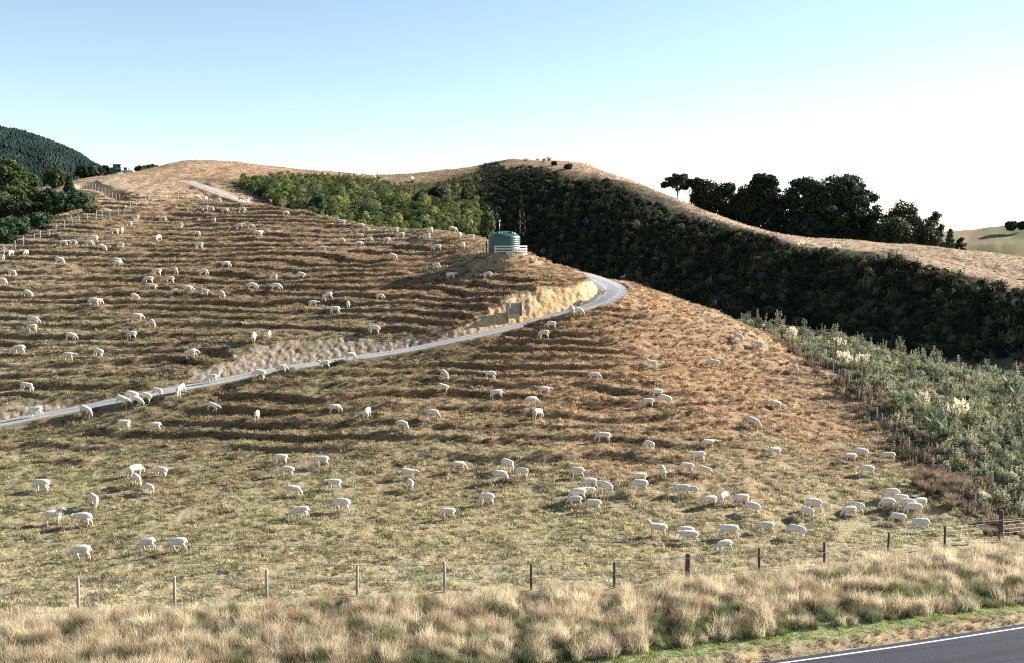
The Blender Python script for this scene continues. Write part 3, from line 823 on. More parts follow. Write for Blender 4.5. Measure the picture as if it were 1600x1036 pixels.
tt = tints(len(x), r, [(.12, .16, .05), (.22, .25, .07), (.06, .085, .035), (.33, .33, .12), (.20, .19, .12)], [4, 2.5, 2.5, 1.2, 2])
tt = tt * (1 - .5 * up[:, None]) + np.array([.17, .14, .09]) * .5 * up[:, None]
big_ = r.uniform(0, 1, len(x)) < .10
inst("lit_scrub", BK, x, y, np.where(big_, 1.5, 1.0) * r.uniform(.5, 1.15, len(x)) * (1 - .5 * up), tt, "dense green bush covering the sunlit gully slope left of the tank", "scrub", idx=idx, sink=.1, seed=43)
x = r.uniform(20, 95, 60000); y = r.uniform(60, 145, 60000)
ok = inside(x, y, POLY_F); x, y = x[ok][:9000], y[ok][:9000]
idx = r.choice(8, len(x), p=[.10, .10, .10, .04, .04, .31, .31, .0])
inst("valley_scrub", BK, x, y, r.uniform(.3, .85, len(x)), tints(len(x), r, [(.40, .39, .28), (.27, .30, .16), (.50, .45, .33), (.33, .32, .25), (.42, .33, .25), (.11, .12, .07)], [4, 3, 3.5, 3, 1.4, 2]),
     "low mixed scrub and rank grass on the valley floor", "scrub", idx=idx, sink=.05, seed=44)

# brown bracken and dead scrub hugging the boundary fence
r = np.random.default_rng(47)
x = r.uniform(18, 62, 60000); y = r.uniform(60, 112, 60000)
q = right_of_side(x, y) + .9 * fbm(x / 3, y / 3, 2, 46)
ok = (q > -1.3) & (q < 2.8) & (side_of_front(x, y) > 1.5) & ((q > .2) | (r.uniform(0, 1, len(x)) < .5)) & (fbm(x / 2.5, y / 2.5, 2, 48) > -.25)
x, y = x[ok][:1100], y[ok][:1100]
inst("fence_bracken", BK, x, y, r.uniform(.25, .7, len(x)), tints(len(x), r, [(.30, .21, .145), (.17, .125, .09), (.40, .30, .20), (.22, .22, .13)], [4, 3, 2, 1.5]), "brown bracken and dead stems tangled along the boundary fence", "bracken", idx=r.choice([0, 1, 2, 5, 6], len(x)), sink=.05, seed=45)

# ------------------------------------------------------------------ sheep
def sheep_mesh(name, neck_a, neck_yaw, step, fat=1.0, seed=0, eat=False, mats=None):
    """one continuous body facing +X; neck_a: neck pitch in degrees (negative = head down)"""
    r = random.Random(seed)
    b = MB()
    def loft(rings, n=14):
        V = []
        for (x, y, z, w, h) in rings:
            for i in range(n):
                a = 2 * math.pi * i / n
                ca, sa = math.cos(a), math.sin(a)
                V.append((x, y + w * ca, z + h * sa * (1 if sa > 0 else .92)))
        F = [[k * n + i, k * n + (i + 1) % n, (k + 1) * n + (i + 1) % n, (k + 1) * n + i] for k in range(len(rings) - 1) for i in range(n)]
        V += [(rings[0][0], rings[0][1], rings[0][2]), (rings[-1][0], rings[-1][1], rings[-1][2])]
        m = len(rings) * n
        F3 = [[m, (i + 1) % n, i] for i in range(n)] + [[m + 1, m - n + i, m - n + (i + 1) % n] for i in range(n)]
        b.add(V, F, F3)
    f = fat
    loft([(-.50, 0, .585, .05, .06), (-.47, 0, .585, .11 * f, .12), (-.38, 0, .578, .155 * f, .17), (-.22, 0, .575, .175 * f, .185 * f), (-.02, 0, .57, .185 * f, .195 * f), (.18, 0, .565, .175 * f, .18 * f),
          (.32, 0, .575, .145 * f, .165), (.41, 0, .57, .11, .14), (.46, 0, .58, .05, .07)])
    # neck and head
    a = R(neck_a); yw = R(neck_yaw)
    d = Vector((math.cos(a) * math.cos(yw), math.cos(a) * math.sin(yw), math.sin(a)))
    p0 = Vector((.33, 0, .61)); L = .34 if neck_a < 0 else .30
    p1 = p0 + d * L * .5; p2 = p0 + d * L
    b.tube([p0, p1, p2], [.125, .092, .072], 12)
    ha = R(-72 if eat else (-20 if neck_a > -15 else -55))
    hd = Vector((math.cos(ha) * math.cos(yw * 1.3), math.cos(ha) * math.sin(yw * 1.3), math.sin(ha)))
    q = [p2 - hd * .05, p2 + hd * .02, p2 + hd * .09, p2 + hd * .17, p2 + hd * .215]
    b.tube(q, [.045, .068, .060, .043, .030], 12)
    side = hd.cross(Vector((0, 0, 1))); side.normalize(); up = side.cross(hd)
    for s in (-1, 1):                                       # ears
        e0 = p2 + side * s * .05 + up * .035
        b.tube([e0, e0 + side * s * .06 + up * .012 - hd * .01, e0 + side * s * .115 - up * .005 - hd * .015], [.020, .026, .012], 8)
    # legs with joints
    def leg(x, y, dx, front):
        if front:
            pts = [(x, y, .46), (x + .01 + dx * .3, y, .33), (x + .012 + dx * .55, y, .20), (x + dx * .8 - .005, y, .09), (x + dx, y, .035), (x + dx + .02, y, .0)]
            rd = [.075, .052, .036, .026, .032, .034]
        else:
            pts = [(x + .02, y, .48), (x + .045 + dx * .3, y, .36), (x - .055 + dx * .6, y, .235), (x - .045 + dx * .85, y, .12), (x - .02 + dx, y, .035), (x + dx, y, .0)]
            rd = [.11, .078, .042, .028, .032, .034]
        b.tube(pts, rd, 10)
    leg(.29, .095, step, True); leg(.29, -.095, -step, True); leg(-.35, .10, -step * .8, False); leg(-.35, -.10, step * .8, False)
    b.tube([(-.47, 0, .60), (-.53, 0, .53), (-.545, 0, .43)], [.035, .032, .018], 8)      # tail
    me0 = b.mesh(name + "_rough", None)
    o = bpy.data.objects.new("t", me0); COL.objects.link(o)
    md = o.modifiers.new("r", 'REMESH'); md.mode = 'VOXEL'; md.voxel_size = .019
    sm = o.modifiers.new("s", 'SMOOTH'); sm.factor = .5; sm.iterations = 3
    dg = bpy.context.evaluated_depsgraph_get(); dg.update()
    me = bpy.data.meshes.new_from_object(o.evaluated_get(dg)); me.name = name
    bpy.data.objects.remove(o); bpy.data.meshes.remove(me0)
    n = len(me.vertices); co = np.empty(n * 3, np.float32); me.vertices.foreach_get("co", co); co = co.reshape(-1, 3)
    # bare pinkish skin on face and lower legs, dirt on the rump: a mask from the shape itself
    hp = np.array(p2 + hd * .1); fd = np.linalg.norm(co - hp, axis=1)
    skin = np.clip(1 - (fd - .09) / .06, 0, 1); skin = np.maximum(skin, np.clip(1 - (co[:, 2] - .22) / .08, 0, 1))
    at = me.attributes.new("skin", 'FLOAT', 'POINT'); at.data.foreach_set("value", skin.astype(np.float32))
    me.polygons.foreach_set("use_smooth", np.ones(len(me.polygons), bool))
    me.materials.clear(); me.materials.append(mats)
    return me

t = NT("shorn_wool")
tc = t.n("ShaderNodeTexCoord").outputs["Object"]; oi = t.n("ShaderNodeObjectInfo").outputs["Random"]
sk = t.n("ShaderNodeAttribute", attribute_name="skin").outputs["Fac"]
c = t.mix(t.ramp(t.noise(5, 5, .6, tc), .4, .7), rgb(.66, .605, .52), rgb(.52, .45, .365))
sz = t.n("ShaderNodeSeparateXYZ"); t.l(tc, sz.inputs[0])
c = t.mix(t.math('MULTIPLY', t.ramp(t.noise(9, 4, .6, tc), .5, .72), t.math('MULTIPLY', oi, .8)), c, rgb(.28, .22, .15))
c = t.mix(t.math('MULTIPLY', sk, .6), c, rgb(.50, .40, .34))
c = t.hsv(c, v=t.math('MULTIPLY_ADD', oi, .18, .88))
t.bsdf(c, .95, .1, 0, t.bump(t.noise(40, 3, .7, tc), .6, .015)); MAT_WOOL = t.m

SM = {
 'g': [sheep_mesh("grazing_sheep", -48, 0, .04, 1.0, 1, True, MAT_WOOL), sheep_mesh("grazing_sheep", -52, 28, .10, 1.05, 2, True, MAT_WOOL), sheep_mesh("grazing_sheep", -45, -25, -.08, .96, 3, True, MAT_WOOL),
       sheep_mesh("grazing_sheep", -38, 10, .13, 1.08, 4, True, MAT_WOOL), sheep_mesh("grazing_sheep", -55, -12, .02, 1.1, 5, True, MAT_WOOL)],
 's': [sheep_mesh("standing_sheep", 48, 0, .03, 1.0, 6, False, MAT_WOOL), sheep_mesh("standing_sheep", 42, 45, .05, 1.04, 7, False, MAT_WOOL), sheep_mesh("standing_sheep", 45, -40, .02, .97, 8, False, MAT_WOOL)],
 'w': [sheep_mesh("walking_sheep", 5, 0, .13, 1.0, 9, False, MAT_WOOL), sheep_mesh("walking_sheep", 2, 12, -.12, 1.05, 10, False, MAT_WOOL)],
}
# photo x, y of each animal's middle, heading (R right, L left, F towards the viewer, B away), pose (g graze, s stand with raised head, w head level)
FLOCK = [
("by the brown rushes at right", "1393,775,L,g 1386,790,L,g 1406,785,L,g 1417,793,L,g 1426,799,L,g 1437,788,L,g 1401,812,L,g 1438,824,L,g"),
("behind the front fence at right", "1196,825,L,g 1270,792,L,g 1260,804,LB,g 1327,802,L,g 1338,795,LB,g 1245,834,LB,g"),
("near the stout dark fence post", "1026,831,L,s 1071,833,L,g 1076,841,L,w 1139,833,L,g 1132,854,L,g"),
("on the lower pasture right of centre", "1065,767,L,g 1079,768,LB,g 1109,785,L,g 1131,780,BR,g 1158,782,L,g 1174,797,LB,g"),
("in the tight huddle on the lower pasture", "922,759,L,g 919,772,L,g 903,777,L,g 899,784,L,g 926,791,L,g 946,766,LB,w"),
("right of the tight huddle and higher", "999,747,L,g 999,764,L,g 1035,739,B,g 1091,715,L,g 1072,732,L,g 1099,736,LB,g"),
("near the right boundary fence", "1209,706,L,g 1327,718,L,g 1343,711,L,g 1388,716,L,g 1353,738,L,g"),
("left of the tight huddle", "902,738,L,g 816,740,LB,g 792,728,FR,g 781,746,R,g 761,782,L,g 700,803,L,g 717,728,R,g"),
("on the lower pasture left of centre", "438,719,L,g 503,722,L,g 448,738,L,g 458,769,R,g 522,758,L,w 534,794,L,g 470,803,L,g 637,741,R,w 641,758,FR,g"),
("in the small group at lower left", "212,739,BR,g 213,753,FR,g 251,736,L,g 232,764,LB,g 65,759,L,g 146,784,FR,g"),
("at lower left behind the front fence", "84,811,R,s 130,815,L,w 128,866,L,g 232,853,L,g 279,854,L,g"),
("on the golden right flank", "1152,528,FR,g 1183,540,L,w 1243,576,F,g 1210,630,L,g 1174,662,FR,g 1115,568,L,s 1017,569,L,s"),
("around the trio on the golden slope", "1026,615,L,g 1012,628,L,g 1036,624,L,g 929,588,R,g 942,680,L,g 1013,696,LB,g 1107,691,R,w"),
("below the track right of centre", "693,586,FR,g 690,604,L,g 765,587,L,w 776,613,L,g 851,612,R,w 831,628,R,g 840,646,BR,g"),
("below the track left of centre", "524,637,R,g 575,648,B,g 627,664,R,g 675,649,R,g 402,648,B,g 330,632,R,w 193,664,L,g 242,666,L,g"),
("beside the track at far left", "57,645,L,g 131,644,R,g 188,628,R,w 205,621,R,g 226,621,L,g 245,612,R,g 284,611,F,g 212,627,R,g"),
("along the middle of the track", "332,592,L,g 338,587,R,s 404,586,L,g 441,575,R,g 508,565,L,s 548,559,R,g"),
("around the track's sharp bend", "893,486,F,g 901,488,R,g 861,506,L,g 850,521,L,g 939,461,FR,s 974,435,R,s"),
("on the left slope above the track", "50,513,L,g 53,503,R,g 110,522,R,g 30,547,L,g 107,557,R,w 153,550,L,g 301,553,R,g 41,605,R,g"),
("midway up the left slope", "215,496,R,g 237,502,FR,g 206,518,L,g 146,473,L,g 153,470,R,g 209,463,R,g 42,458,R,g"),
("in the cluster on the upper left slope", "274,420,FR,g 245,427,L,g 265,433,L,g 232,435,L,g 237,444,L,g"),
("just right of the upper left cluster", "353,411,R,g 318,422,R,g 275,454,R,g 294,453,R,g 319,456,L,g 346,459,FR,g"),
("midway up the slope at its centre", "394,448,R,g 428,430,L,g 469,428,L,g 431,447,R,g"),
("on the terraces above the clay bank", "514,463,L,g 489,473,R,w 544,473,F,g 523,485,L,w 594,460,R,g 584,514,L,g 421,522,B,g 397,527,B,g"),
("at the left edge below the post fence", "4,400,LB,g 17,395,F,g 41,393,F,g 100,381,R,w 92,408,R,g 19,428,R,g 3,440,R,g"),
("near the post fence at upper left", "114,378,R,g 141,382,R,g 147,375,L,g 158,385,R,g 188,384,L,g 182,403,R,g 184,410,R,g"),
("higher along the upper left post fence", "179,363,L,g 191,359,F,g 201,350,L,g 212,337,L,g 254,339,R,g 282,351,LB,g 248,371,F,g"),
("on the upper slope under the hilltop", "307,362,R,g 311,381,L,g 335,343,FR,g 375,353,R,w 392,352,R,g 402,367,L,g 408,360,BR,g"),
("on the hilltop where the track climbs", "321,324,L,g 329,325,R,g 353,330,R,g 307,307,R,g 322,309,B,s 341,313,R,g 376,312,R,w 388,315,F,g 378,327,R,g"),
("near the ridge edge beside green bush", "424,316,F,s 435,317,R,g 447,333,R,g 533,347,L,w 542,332,L,g 591,339,B,s 595,344,R,g"),
("in the loose group below the ridge", "568,346,L,g 564,351,R,g 573,359,R,g 562,366,R,g 533,377,R,g 561,382,R,g 577,376,R,g 605,376,R,g 617,361,L,w 627,369,L,g"),
("between the ridge and the green tank", "668,372,L,g 674,355,B,s 674,361,F,g 687,357,F,s 707,361,R,g 719,368,B,g 735,370,L,g 724,384,B,g 683,386,L,g"),
("on the brown slope below the tank", "612,401,R,g 504,390,R,w 682,416,R,g 705,432,R,w 763,428,R,g"),
]
ORD = ["leftmost", "second from left", "third from left", "fourth from left", "fifth from left", "sixth from left", "seventh from left", "eighth from left", "ninth from left", "tenth from left"]
NUMW = {4: "four", 5: "five", 6: "six", 7: "seven", 8: "eight", 9: "nine", 10: "ten"}
HEADING = {'R': (0, "rightwards"), 'L': (180, "leftwards"), 'F': (-90, "face-on"), 'B': (90, "tail-on"), 'FR': (-50, "half-right"), 'LB': (140, "half-left"), 'BR': (50, "rump-on")}
POSE = {'g': "grazing", 's': "looking", 'w': "walking"}
rs_ = random.Random(5)
for zone, items in FLOCK:
    L = []
    for it in items.split():
        a = it.split(','); L.append((float(a[0]), float(a[1]), a[2], a[3]))
    L.sort(key=lambda q: q[0])
    for k, (px, py, hd, ps) in enumerate(L):
        h = hit(px, py + 2)
        Yh = h[1]
        h = hit(px, py + .36 * FPX / Yh) or h
        if abs(h[1] - Yh) > 14: pass
        x_, y_ = h
        me = rs_.choice(SM[ps]); ang = HEADING[hd][0] + rs_.uniform(-14, 14)
        ca, sa = math.cos(R(ang)), math.sin(R(ang))
        # tilt with the slope from front to hind feet
        zc = [float(height(np.array([x_ + ca * d_]), np.array([y_ + sa * d_]))[0]) for d_ in (-.35, 0, .3)]
        o = link("sheep", me)
        pit = math.atan2(zc[2] - zc[0], .65); pit = max(-.3, min(.3, pit))
        s = rs_.uniform(.92, 1.14)
        o.scale = (s, s * rs_.uniform(.95, 1.12), s * rs_.uniform(1.0, 1.1))
        o.rotation_euler = (0, -pit, R(ang))
        o.location = (x_, y_, (zc[0] + zc[2]) / 2 + .02)
        text = "white sheep %s %s, %s of %s %s" % (POSE[ps], HEADING[hd][1], ORD[k], NUMW[len(L)], zone)
        if len(text.split()) > 16: text = text[6:]
        if len(text.split()) > 16: text = text.replace(" " + HEADING[hd][1], "")
        tag(o, text, "sheep", "sheep grazing on the hillside")

# ------------------------------------------------------------------ built things
def gz(x, y, detail=True):
    return float(height(np.array([float(x)]), np.array([float(y)]), detail)[0])
def empty(name, loc, rz=0.0, label=None, cat=None, group=None):
    o = bpy.data.objects.new(name, None); COL.objects.link(o); o.location = loc; o.rotation_euler = (0, 0, rz)
    o.empty_display_size = .2
    return tag(o, label, cat, group)
def part(name, mb, mat, parent, smooth_=False, label=None):
    o = link(name, mb.mesh(name, mat, smooth_), parent); tag(o, label); return o

MAT_POST = simple_mat("weathered_post", (.25, .24, .215), .9, .2, .35, 9, bump=.5)
MAT_POST_DARK = simple_mat("dark_post", (.075, .062, .050), .9, .2, .4, 9, bump=.5)
MAT_POST_PALE = simple_mat("pale_post", (.27, .26, .235), .85, .2, .2, 9, bump=.3)
MAT_WIRE = simple_mat("galvanised_wire", (.30, .32, .35), .45, .5, .1, 3, metal=.6)
MAT_WHITE = simple_mat("white_rail_paint", (.50, .50, .49), .6, .4, .1, 4)
MAT_TIMBER = simple_mat("grey_timber", (.22, .22, .21), .9, .2, .35, 5, bump=.6)
MAT_TANK = simple_mat("green_tank_plastic", (.012, .062, .060), .42, .5, .12, 1.6)
MAT_DKGREEN = simple_mat("dark_green_tank", (.015, .045, .035), .5, .4, .15, 2)
MAT_PANEL = simple_mat("solar_cell", (.012, .014, .03), .2, .6, .1, 3)
MAT_ALU = simple_mat("aluminium", (.55, .56, .58), .4, .5, .1, 3, metal=.7)
MAT_CONC = simple_mat("pale_concrete", (.45, .44, .42), .9, .2, .15, 4, bump=.3)
MAT_YELLOW = simple_mat("yellow_plastic", (.72, .62, .22), .5, .4, .1, 3)
MAT_BARK = simple_mat("bark", (.12, .10, .085), .95, .1, .4, 2, bump=.7, bdist=.05)
MAT_PALEBARK = simple_mat("pale_bark", (.26, .24, .22), .95, .1, .35, 2, bump=.6, bdist=.05)
MAT_LOG = simple_mat("bleached_log", (.46, .42, .35), .95, .1, .3, 3, bump=.6, bdist=.03)

def post_mesh(name, h, rad, mat, square=False, under=.4):
    b = MB()
    if square: b.box((0, 0, (h - under) / 2), (rad * 2, rad * 2, h + under), bev=.01)
    else: b.tube([(0, 0, -under), (0, 0, h * .5), (0, 0, h - .03), (0, 0, h)], [rad * 1.05, rad, rad * .96, rad * .8], 9)
    return b.mesh(name, mat, not square)
def wire_run(pts, r, mat, name, parent, n=5):
    b = MB()
    for i in range(len(pts) - 1):
        p, q = np.array(pts[i]), np.array(pts[i + 1]); m = (p + q) / 2; m[2] -= np.linalg.norm(q - p) * .006
        b.tube([p, m, q], r, n, False)
    return part(name, b, mat, parent, True)

def fence(name, label, group, posts, kinds, meshes, wires, rw=.004, lean=.02, seed=1, cat="fence"):
    """posts: list of (x, y); kinds: index per post into meshes [(mesh, height)]"""
    r = random.Random(seed)
    zs = [gz(x, y) for x, y in posts]
    o0 = empty(name, (posts[0][0], posts[0][1], zs[0]), 0, label, cat, group)
    base = Vector(o0.location)
    tops = []
    for (x, y), z, k in zip(posts, zs, kinds):
        p = link("post", meshes[k][0], o0, Vector((x, y, z)) - base)
        ln = lean * (1 if isinstance(lean, float) else 1)
        p.rotation_euler = (r.gauss(0, ln), r.gauss(0, ln), r.uniform(0, 6))
        tops.append((x - base.x, y - base.y, z - base.z))
    for h in wires:
        wire_run([(x, y, z + h) for x, y, z in tops], rw, MAT_WIRE, "wire", o0)
    return o0

# front fence along the road bank
fp = [(-560, 985, 42), (-390, 978, 43), (-180, 965, 44.6), (-28, 958, 45.4), (123, 950, 46), (273, 944, 46.5), (417, 938, 47), (558, 932, 47.5), (695, 927, 48), (830, 922, 48.5), (960, 914, 49.5), (1074, 905, 50.5), (1186, 893, 52),
      (1288, 880, 53.5), (1387, 865, 55.5), (1476, 854, 57.5), (1563, 844, 60), (1650, 834, 63), (1740, 824, 66)]
fr_posts = [P(*t)[:2] for t in fp]
def cut_h(h): return h
M_F = [(post_mesh("post", 1.62, .075, MAT_POST), 1.62), (post_mesh("post", 1.42, .07, MAT_POST_DARK), 1.42), (post_mesh("post", 1.45, .15, MAT_POST_DARK), 1.45), (post_mesh("post", 2.1, .15, MAT_POST_DARK), 2.1)]
kinds = [0] * 8 + [0] + [1, 1, 2, 1, 1, 1, 1, 3, 1, 1]
fence("wire_fence", "long wire fence on round posts between pasture and roadside long grass", None, fr_posts, kinds, M_F, [.35, .6, .85, 1.1, 1.32], .004, .012, 2)

# boundary fence down the right side of the pasture
bs = spl([P(1205, 532, 116), P(1235, 546, 108), P(1262, 560, 103), P(1290, 575, 99.5), P(1315, 596, 95), P(1340, 622, 90), P(1368, 652, 85.5), P(1400, 684, 80.5), P(1424, 708, 77), P(1450, 734, 73.5), P(1480, 757, 70), P(1510, 780, 66), P(1538, 800, 64), P(1563, 822, 62)], .5)
d_ = np.concatenate([[0], np.cumsum(np.linalg.norm(np.diff(bs[:, :2], axis=0), axis=1))])
def along(pl, spacing, jit=0.0, seed=3):
    dd = np.concatenate([[0], np.cumsum(np.linalg.norm(np.diff(pl[:, :2], axis=0), axis=1))])
    n = int(dd[-1] / spacing); r = random.Random(seed)
    q = [min(dd[-1], i * spacing + r.uniform(-jit, jit)) for i in range(n + 1)]
    return [(float(np.interp(s_, dd, pl[:, 0])), float(np.interp(s_, dd, pl[:, 1]))) for s_ in q]
sp = along(bs, 1.55, .15)
M_S = [(post_mesh("post", 1.05, .035, MAT_POST, True), 1.05), (post_mesh("post", 1.25, .085, MAT_POST), 1.25), (post_mesh("post", 1.3, .09, MAT_POST_DARK), 1.3)]
fence("batten_fence", "boundary fence of grey posts and battens descending beside the scrub valley", None, sp, [1 if i % 5 == 0 else (2 if i % 11 == 3 else 0) for i in range(len(sp))], M_S, [.2, .45, .7, .95], .004, .03, 4)

# pale post fence on the upper left edge
ul = spl([P(-60, 412, 112), P(0, 396, 118), P(50, 376, 124), P(100, 356, 131), P(150, 340, 138), P(190, 327, 144), P(215, 318, 148.5), P(250, 309, 153), P(300, 303, 158.5), P(345, 310, 161)], .5)
up_ = along(ul, 1.75, .2, 6)
M_U = [(post_mesh("post", 1.3, .055, MAT_POST_PALE), 1.3), (post_mesh("post", 1.2, .06, MAT_POST), 1.3), (post_mesh("post", 1.7, .16, MAT_POST), 1.7)]
fence("post_fence", "old fence of leaning pale posts along the upper left pasture edge", None, up_, [(1 if i % 4 == 1 else 0) for i in range(len(up_))], M_U, [.4, .7, 1.0], .004, .10, 7)
gl = GASH[:, :2] + np.array([-1.5, -2.6]) * .9
gp = along(np.concatenate([gl, np.zeros((len(gl), 1))], 1), 2.4, .1, 8)
fence("post_fence", "short pale post fence beside the dark cutting on the golden hill", None, gp, [0] * len(gp), [(post_mesh("post", 1.25, .045, MAT_POST_PALE), 1.5)], [.4, .8, 1.1], .004, .04, 9)
# fence along the bench of the right-hand ridge
rb = BENCH[:, :2] + np.array([-.8, -.9])
rp = along(np.concatenate([rb, np.zeros((len(rb), 1))], 1), 3.2, .3, 10)
fence("ridge_fence", "thin distant fence following the shaded bench on the right ridge", None, rp, [0] * len(rp), [(post_mesh("post", 1.0, .03, MAT_POST), 1.15)], [.4, .7, 1.0], .004, .05, 11)

# lone post in the valley
x_, y_ = P(1549, 757, 68)[:2]
o = link("marker_post", post_mesh("marker_post", 1.5, .10, MAT_POST), None, (x_, y_, gz(x_, y_)))
tag(o, "lone grey post standing in green scrub beyond the boundary fence", "post")
# fallen log
x0, y0 = P(1503, 789, 64.5)[:2]; x1, y1 = P(1534, 797, 63.4)[:2]
z0, z1 = gz(x0, y0), gz(x1, y1)
b = MB(); b.tube([(0, 0, .10), ((x1 - x0) * .3, (y1 - y0) * .3, .14 + (z1 - z0) * .3), ((x1 - x0) * .7, (y1 - y0) * .7, .12 + (z1 - z0) * .7), (x1 - x0, y1 - y0, z1 - z0 + .12)], [.06, .085, .095, .11], 10)
o = link("fallen_log", b.mesh("fallen_log", MAT_LOG, True), None, (x0, y0, z0)); tag(o, "bleached log lying on grass by the boundary fence corner", "log")

# three cables hanging beside the road
for nm, ys, lab in (("overhead_cable", [(-900, 800, 34), (-300, 832, 37), (0, 846, 38.6), (400, 853, 40), (700, 853.5, 41.2), (1000, 845, 42.8), (1200, 837.5, 44), (1600, 810, 47), (2100, 765, 52)], "topmost of three thin cables hanging across the lower pasture"),
                    ("overhead_cable", [(-900, 812, 32), (-300, 855, 35), (0, 873, 36.6), (400, 882, 37.8), (700, 883, 38.9), (1000, 875, 40.4), (1200, 868, 41.6), (1600, 843, 44.5), (2100, 800, 49)], "middle one of three thin cables hanging across the lower pasture"),
                    ("overhead_cable", [(-900, 825, 30.4), (-300, 878, 33.3), (0, 900, 34.8), (400, 906, 36), (700, 906, 37), (1000, 897, 38.4), (1200, 889, 39.6), (1600, 861, 42.5), (2100, 815, 47)], "lowest of three thin cables hanging just above the long grass")):
    pl = spl([P(*t) for t in ys], 1.0)
    b = MB(); b.tube(pl - pl[0], .011, 5, False)
    o = link(nm, b.mesh(nm, MAT_WIRE, True), None, tuple(pl[0])); tag(o, lab, "cable", "cables along the road")

# water tank
tx, ty = TANK[0], TANK[1]; tz = gz(tx, ty)
tank = empty("water_tank", (tx, ty, tz - .05), 0, "large round dark green plastic water tank on the hill spur", "water tank")
RT, HT = 1.86, 2.25
b = MB(); n = 56; V = []
prof = [(RT, 0)]
for k in range(9): prof += [(RT, .08 + k * .24), (RT + .018, .11 + k * .24), (RT + .018, .17 + k * .24), (RT, .20 + k * .24)]
prof += [(RT, HT - .04), (RT - .03, HT)]
for (q, z) in prof:
    for i in range(n): V.append((q * math.cos(2 * math.pi * i / n), q * math.sin(2 * math.pi * i / n), z))
b.add(V, [[k * n + i, k * n + (i + 1) % n, (k + 1) * n + (i + 1) % n, (k + 1) * n + i] for k in range(len(prof) - 1) for i in range(n)])
part("tank_wall", b, MAT_TANK, tank, True)
b = MB(); V = []; rings = [(RT - .03, HT), (1.5, HT + .24), (1.0, HT + .46), (.5, HT + .58), (.12, HT + .62)]
for (q, z) in rings:
    for i in range(n): V.append((q * math.cos(2 * math.pi * i / n), q * math.sin(2 * math.pi * i / n), z + (.025 if i % 7 == 0 and .3 < q < RT - .1 else 0)))
V.append((0, 0, HT + .63)); m_ = len(rings) * n
b.add(V, [[k * n + i, k * n + (i + 1) % n, (k + 1) * n + (i + 1) % n, (k + 1) * n + i] for k in range(len(rings) - 1) for i in range(n)], [[m_, m_ - n + i, m_ - n + (i + 1) % n] for i in range(n)])
part("tank_roof", b, MAT_TANK, tank, True)
b = MB(); b.tube([(.75, -.85, HT + .32), (.75, -.85, HT + .47), (.75, -.85, HT + .50)], [.27, .27, .22], 20); part("hatch", b, MAT_TANK, tank)
for (qx, qy) in ((-.55, -1.15), (-.28, -1.3), (1.15, -.75), (1.3, -.4)):
    b = MB(); b.tube([(qx, qy, HT + .22), (qx, qy, HT + .40)], .045, 10); part("vent_cap", b, MAT_ALU, tank)
b = MB(); b.tube([(-.55, -.75, HT + .3), (-.55, -.75, HT + 1.75)], .022, 8); an = part("level_gauge", b, MAT_ALU, tank)
b = MB(); b.tube([(-.55, -.75, HT + 1.66), (-.55, -.75, HT + 1.86)], [.085, .085], 12); part("gauge_float", b, MAT_YELLOW, an)
b = MB(); b.tube([(RT + .08, -.5, .05), (RT + .08, -.5, .35), (RT - .05, -.4, .35)], .04, 8); part("outlet_pipe", b, MAT_DKGREEN, tank)
# stock rails around the front of the tank
def rail_panel(name, p, q, label, mats, nr=4, H=1.15):
    p = np.array(p); q = np.array(q); L = np.linalg.norm(q - p); ax = (q - p) / L; nx = np.array([-ax[1], ax[0]])
    o0 = empty(name, (p[0], p[1], tz - .12), math.atan2(ax[1], ax[0]), label, "rail fence", "white rail panels around the water tank")
    for s_ in ([0, L] if L < 2.2 else [0.25, L]):
        b = MB(); b.box((s_, 0, H / 2 - .15), (.10, .10, H + .3), bev=.01); part("post", b, mats, o0)
    for k in range(nr):
        b = MB(); b.box((L / 2, -.075, .20 + k * .30), (L + .2, .04, .15), bev=.008); part("rail", b, mats, o0)
rail_panel("rail_fence", (tx - 1.05, ty - 2.35), (tx + 1.0, ty - 2.75), "shaded front rail panel with four rails at foot of green tank", MAT_WHITE)
rail_panel("rail_fence", (tx + 1.12, ty - 2.72), (tx + 2.55, ty - 1.5), "sunlit bright white rail panel right of green tank's base", MAT_WHITE)
for (px, h_, lab, mt) in ((755, .95, "short grey post left of the green water tank", MAT_POST), (760, 1.55, "tall dark post close to the left side of green tank", MAT_POST_DARK)):
    x_, y_ = P(px, 392, 112.6)[:2]
    o = link("tank_post", post_mesh("tank_post", h_, .09, mt), None, (x_, y_, gz(x_, y_))); tag(o, lab, "post")

# timber retaining wall at the foot of the clay bank
hx = hit(807, 500)
ax = R(14); wl = empty("retaining_wall", (hx[0] - .9, hx[1] + .25, gz(*hx) - .1), ax, "small grey timber retaining wall with two posts in the clay bank", "retaining wall")
for k in range(9):
    b = MB(); b.box((.75, .10 + .006 * (k % 2), .12 + k * .205), (1.75, .06, .195), bev=.008); part("board", b, MAT_TIMBER, wl)
for s_ in (.18, 1.5):
    b = MB(); b.tube([(s_, -.02, -.3), (s_, -.02, 2.0)], [.10, .095], 10); part("post", b, MAT_POST, wl, True)
b = MB(); b.box((-.12, -.35, .7), (.06, .9, 1.7), bev=.01); part("side_board", b, MAT_TIMBER, wl)

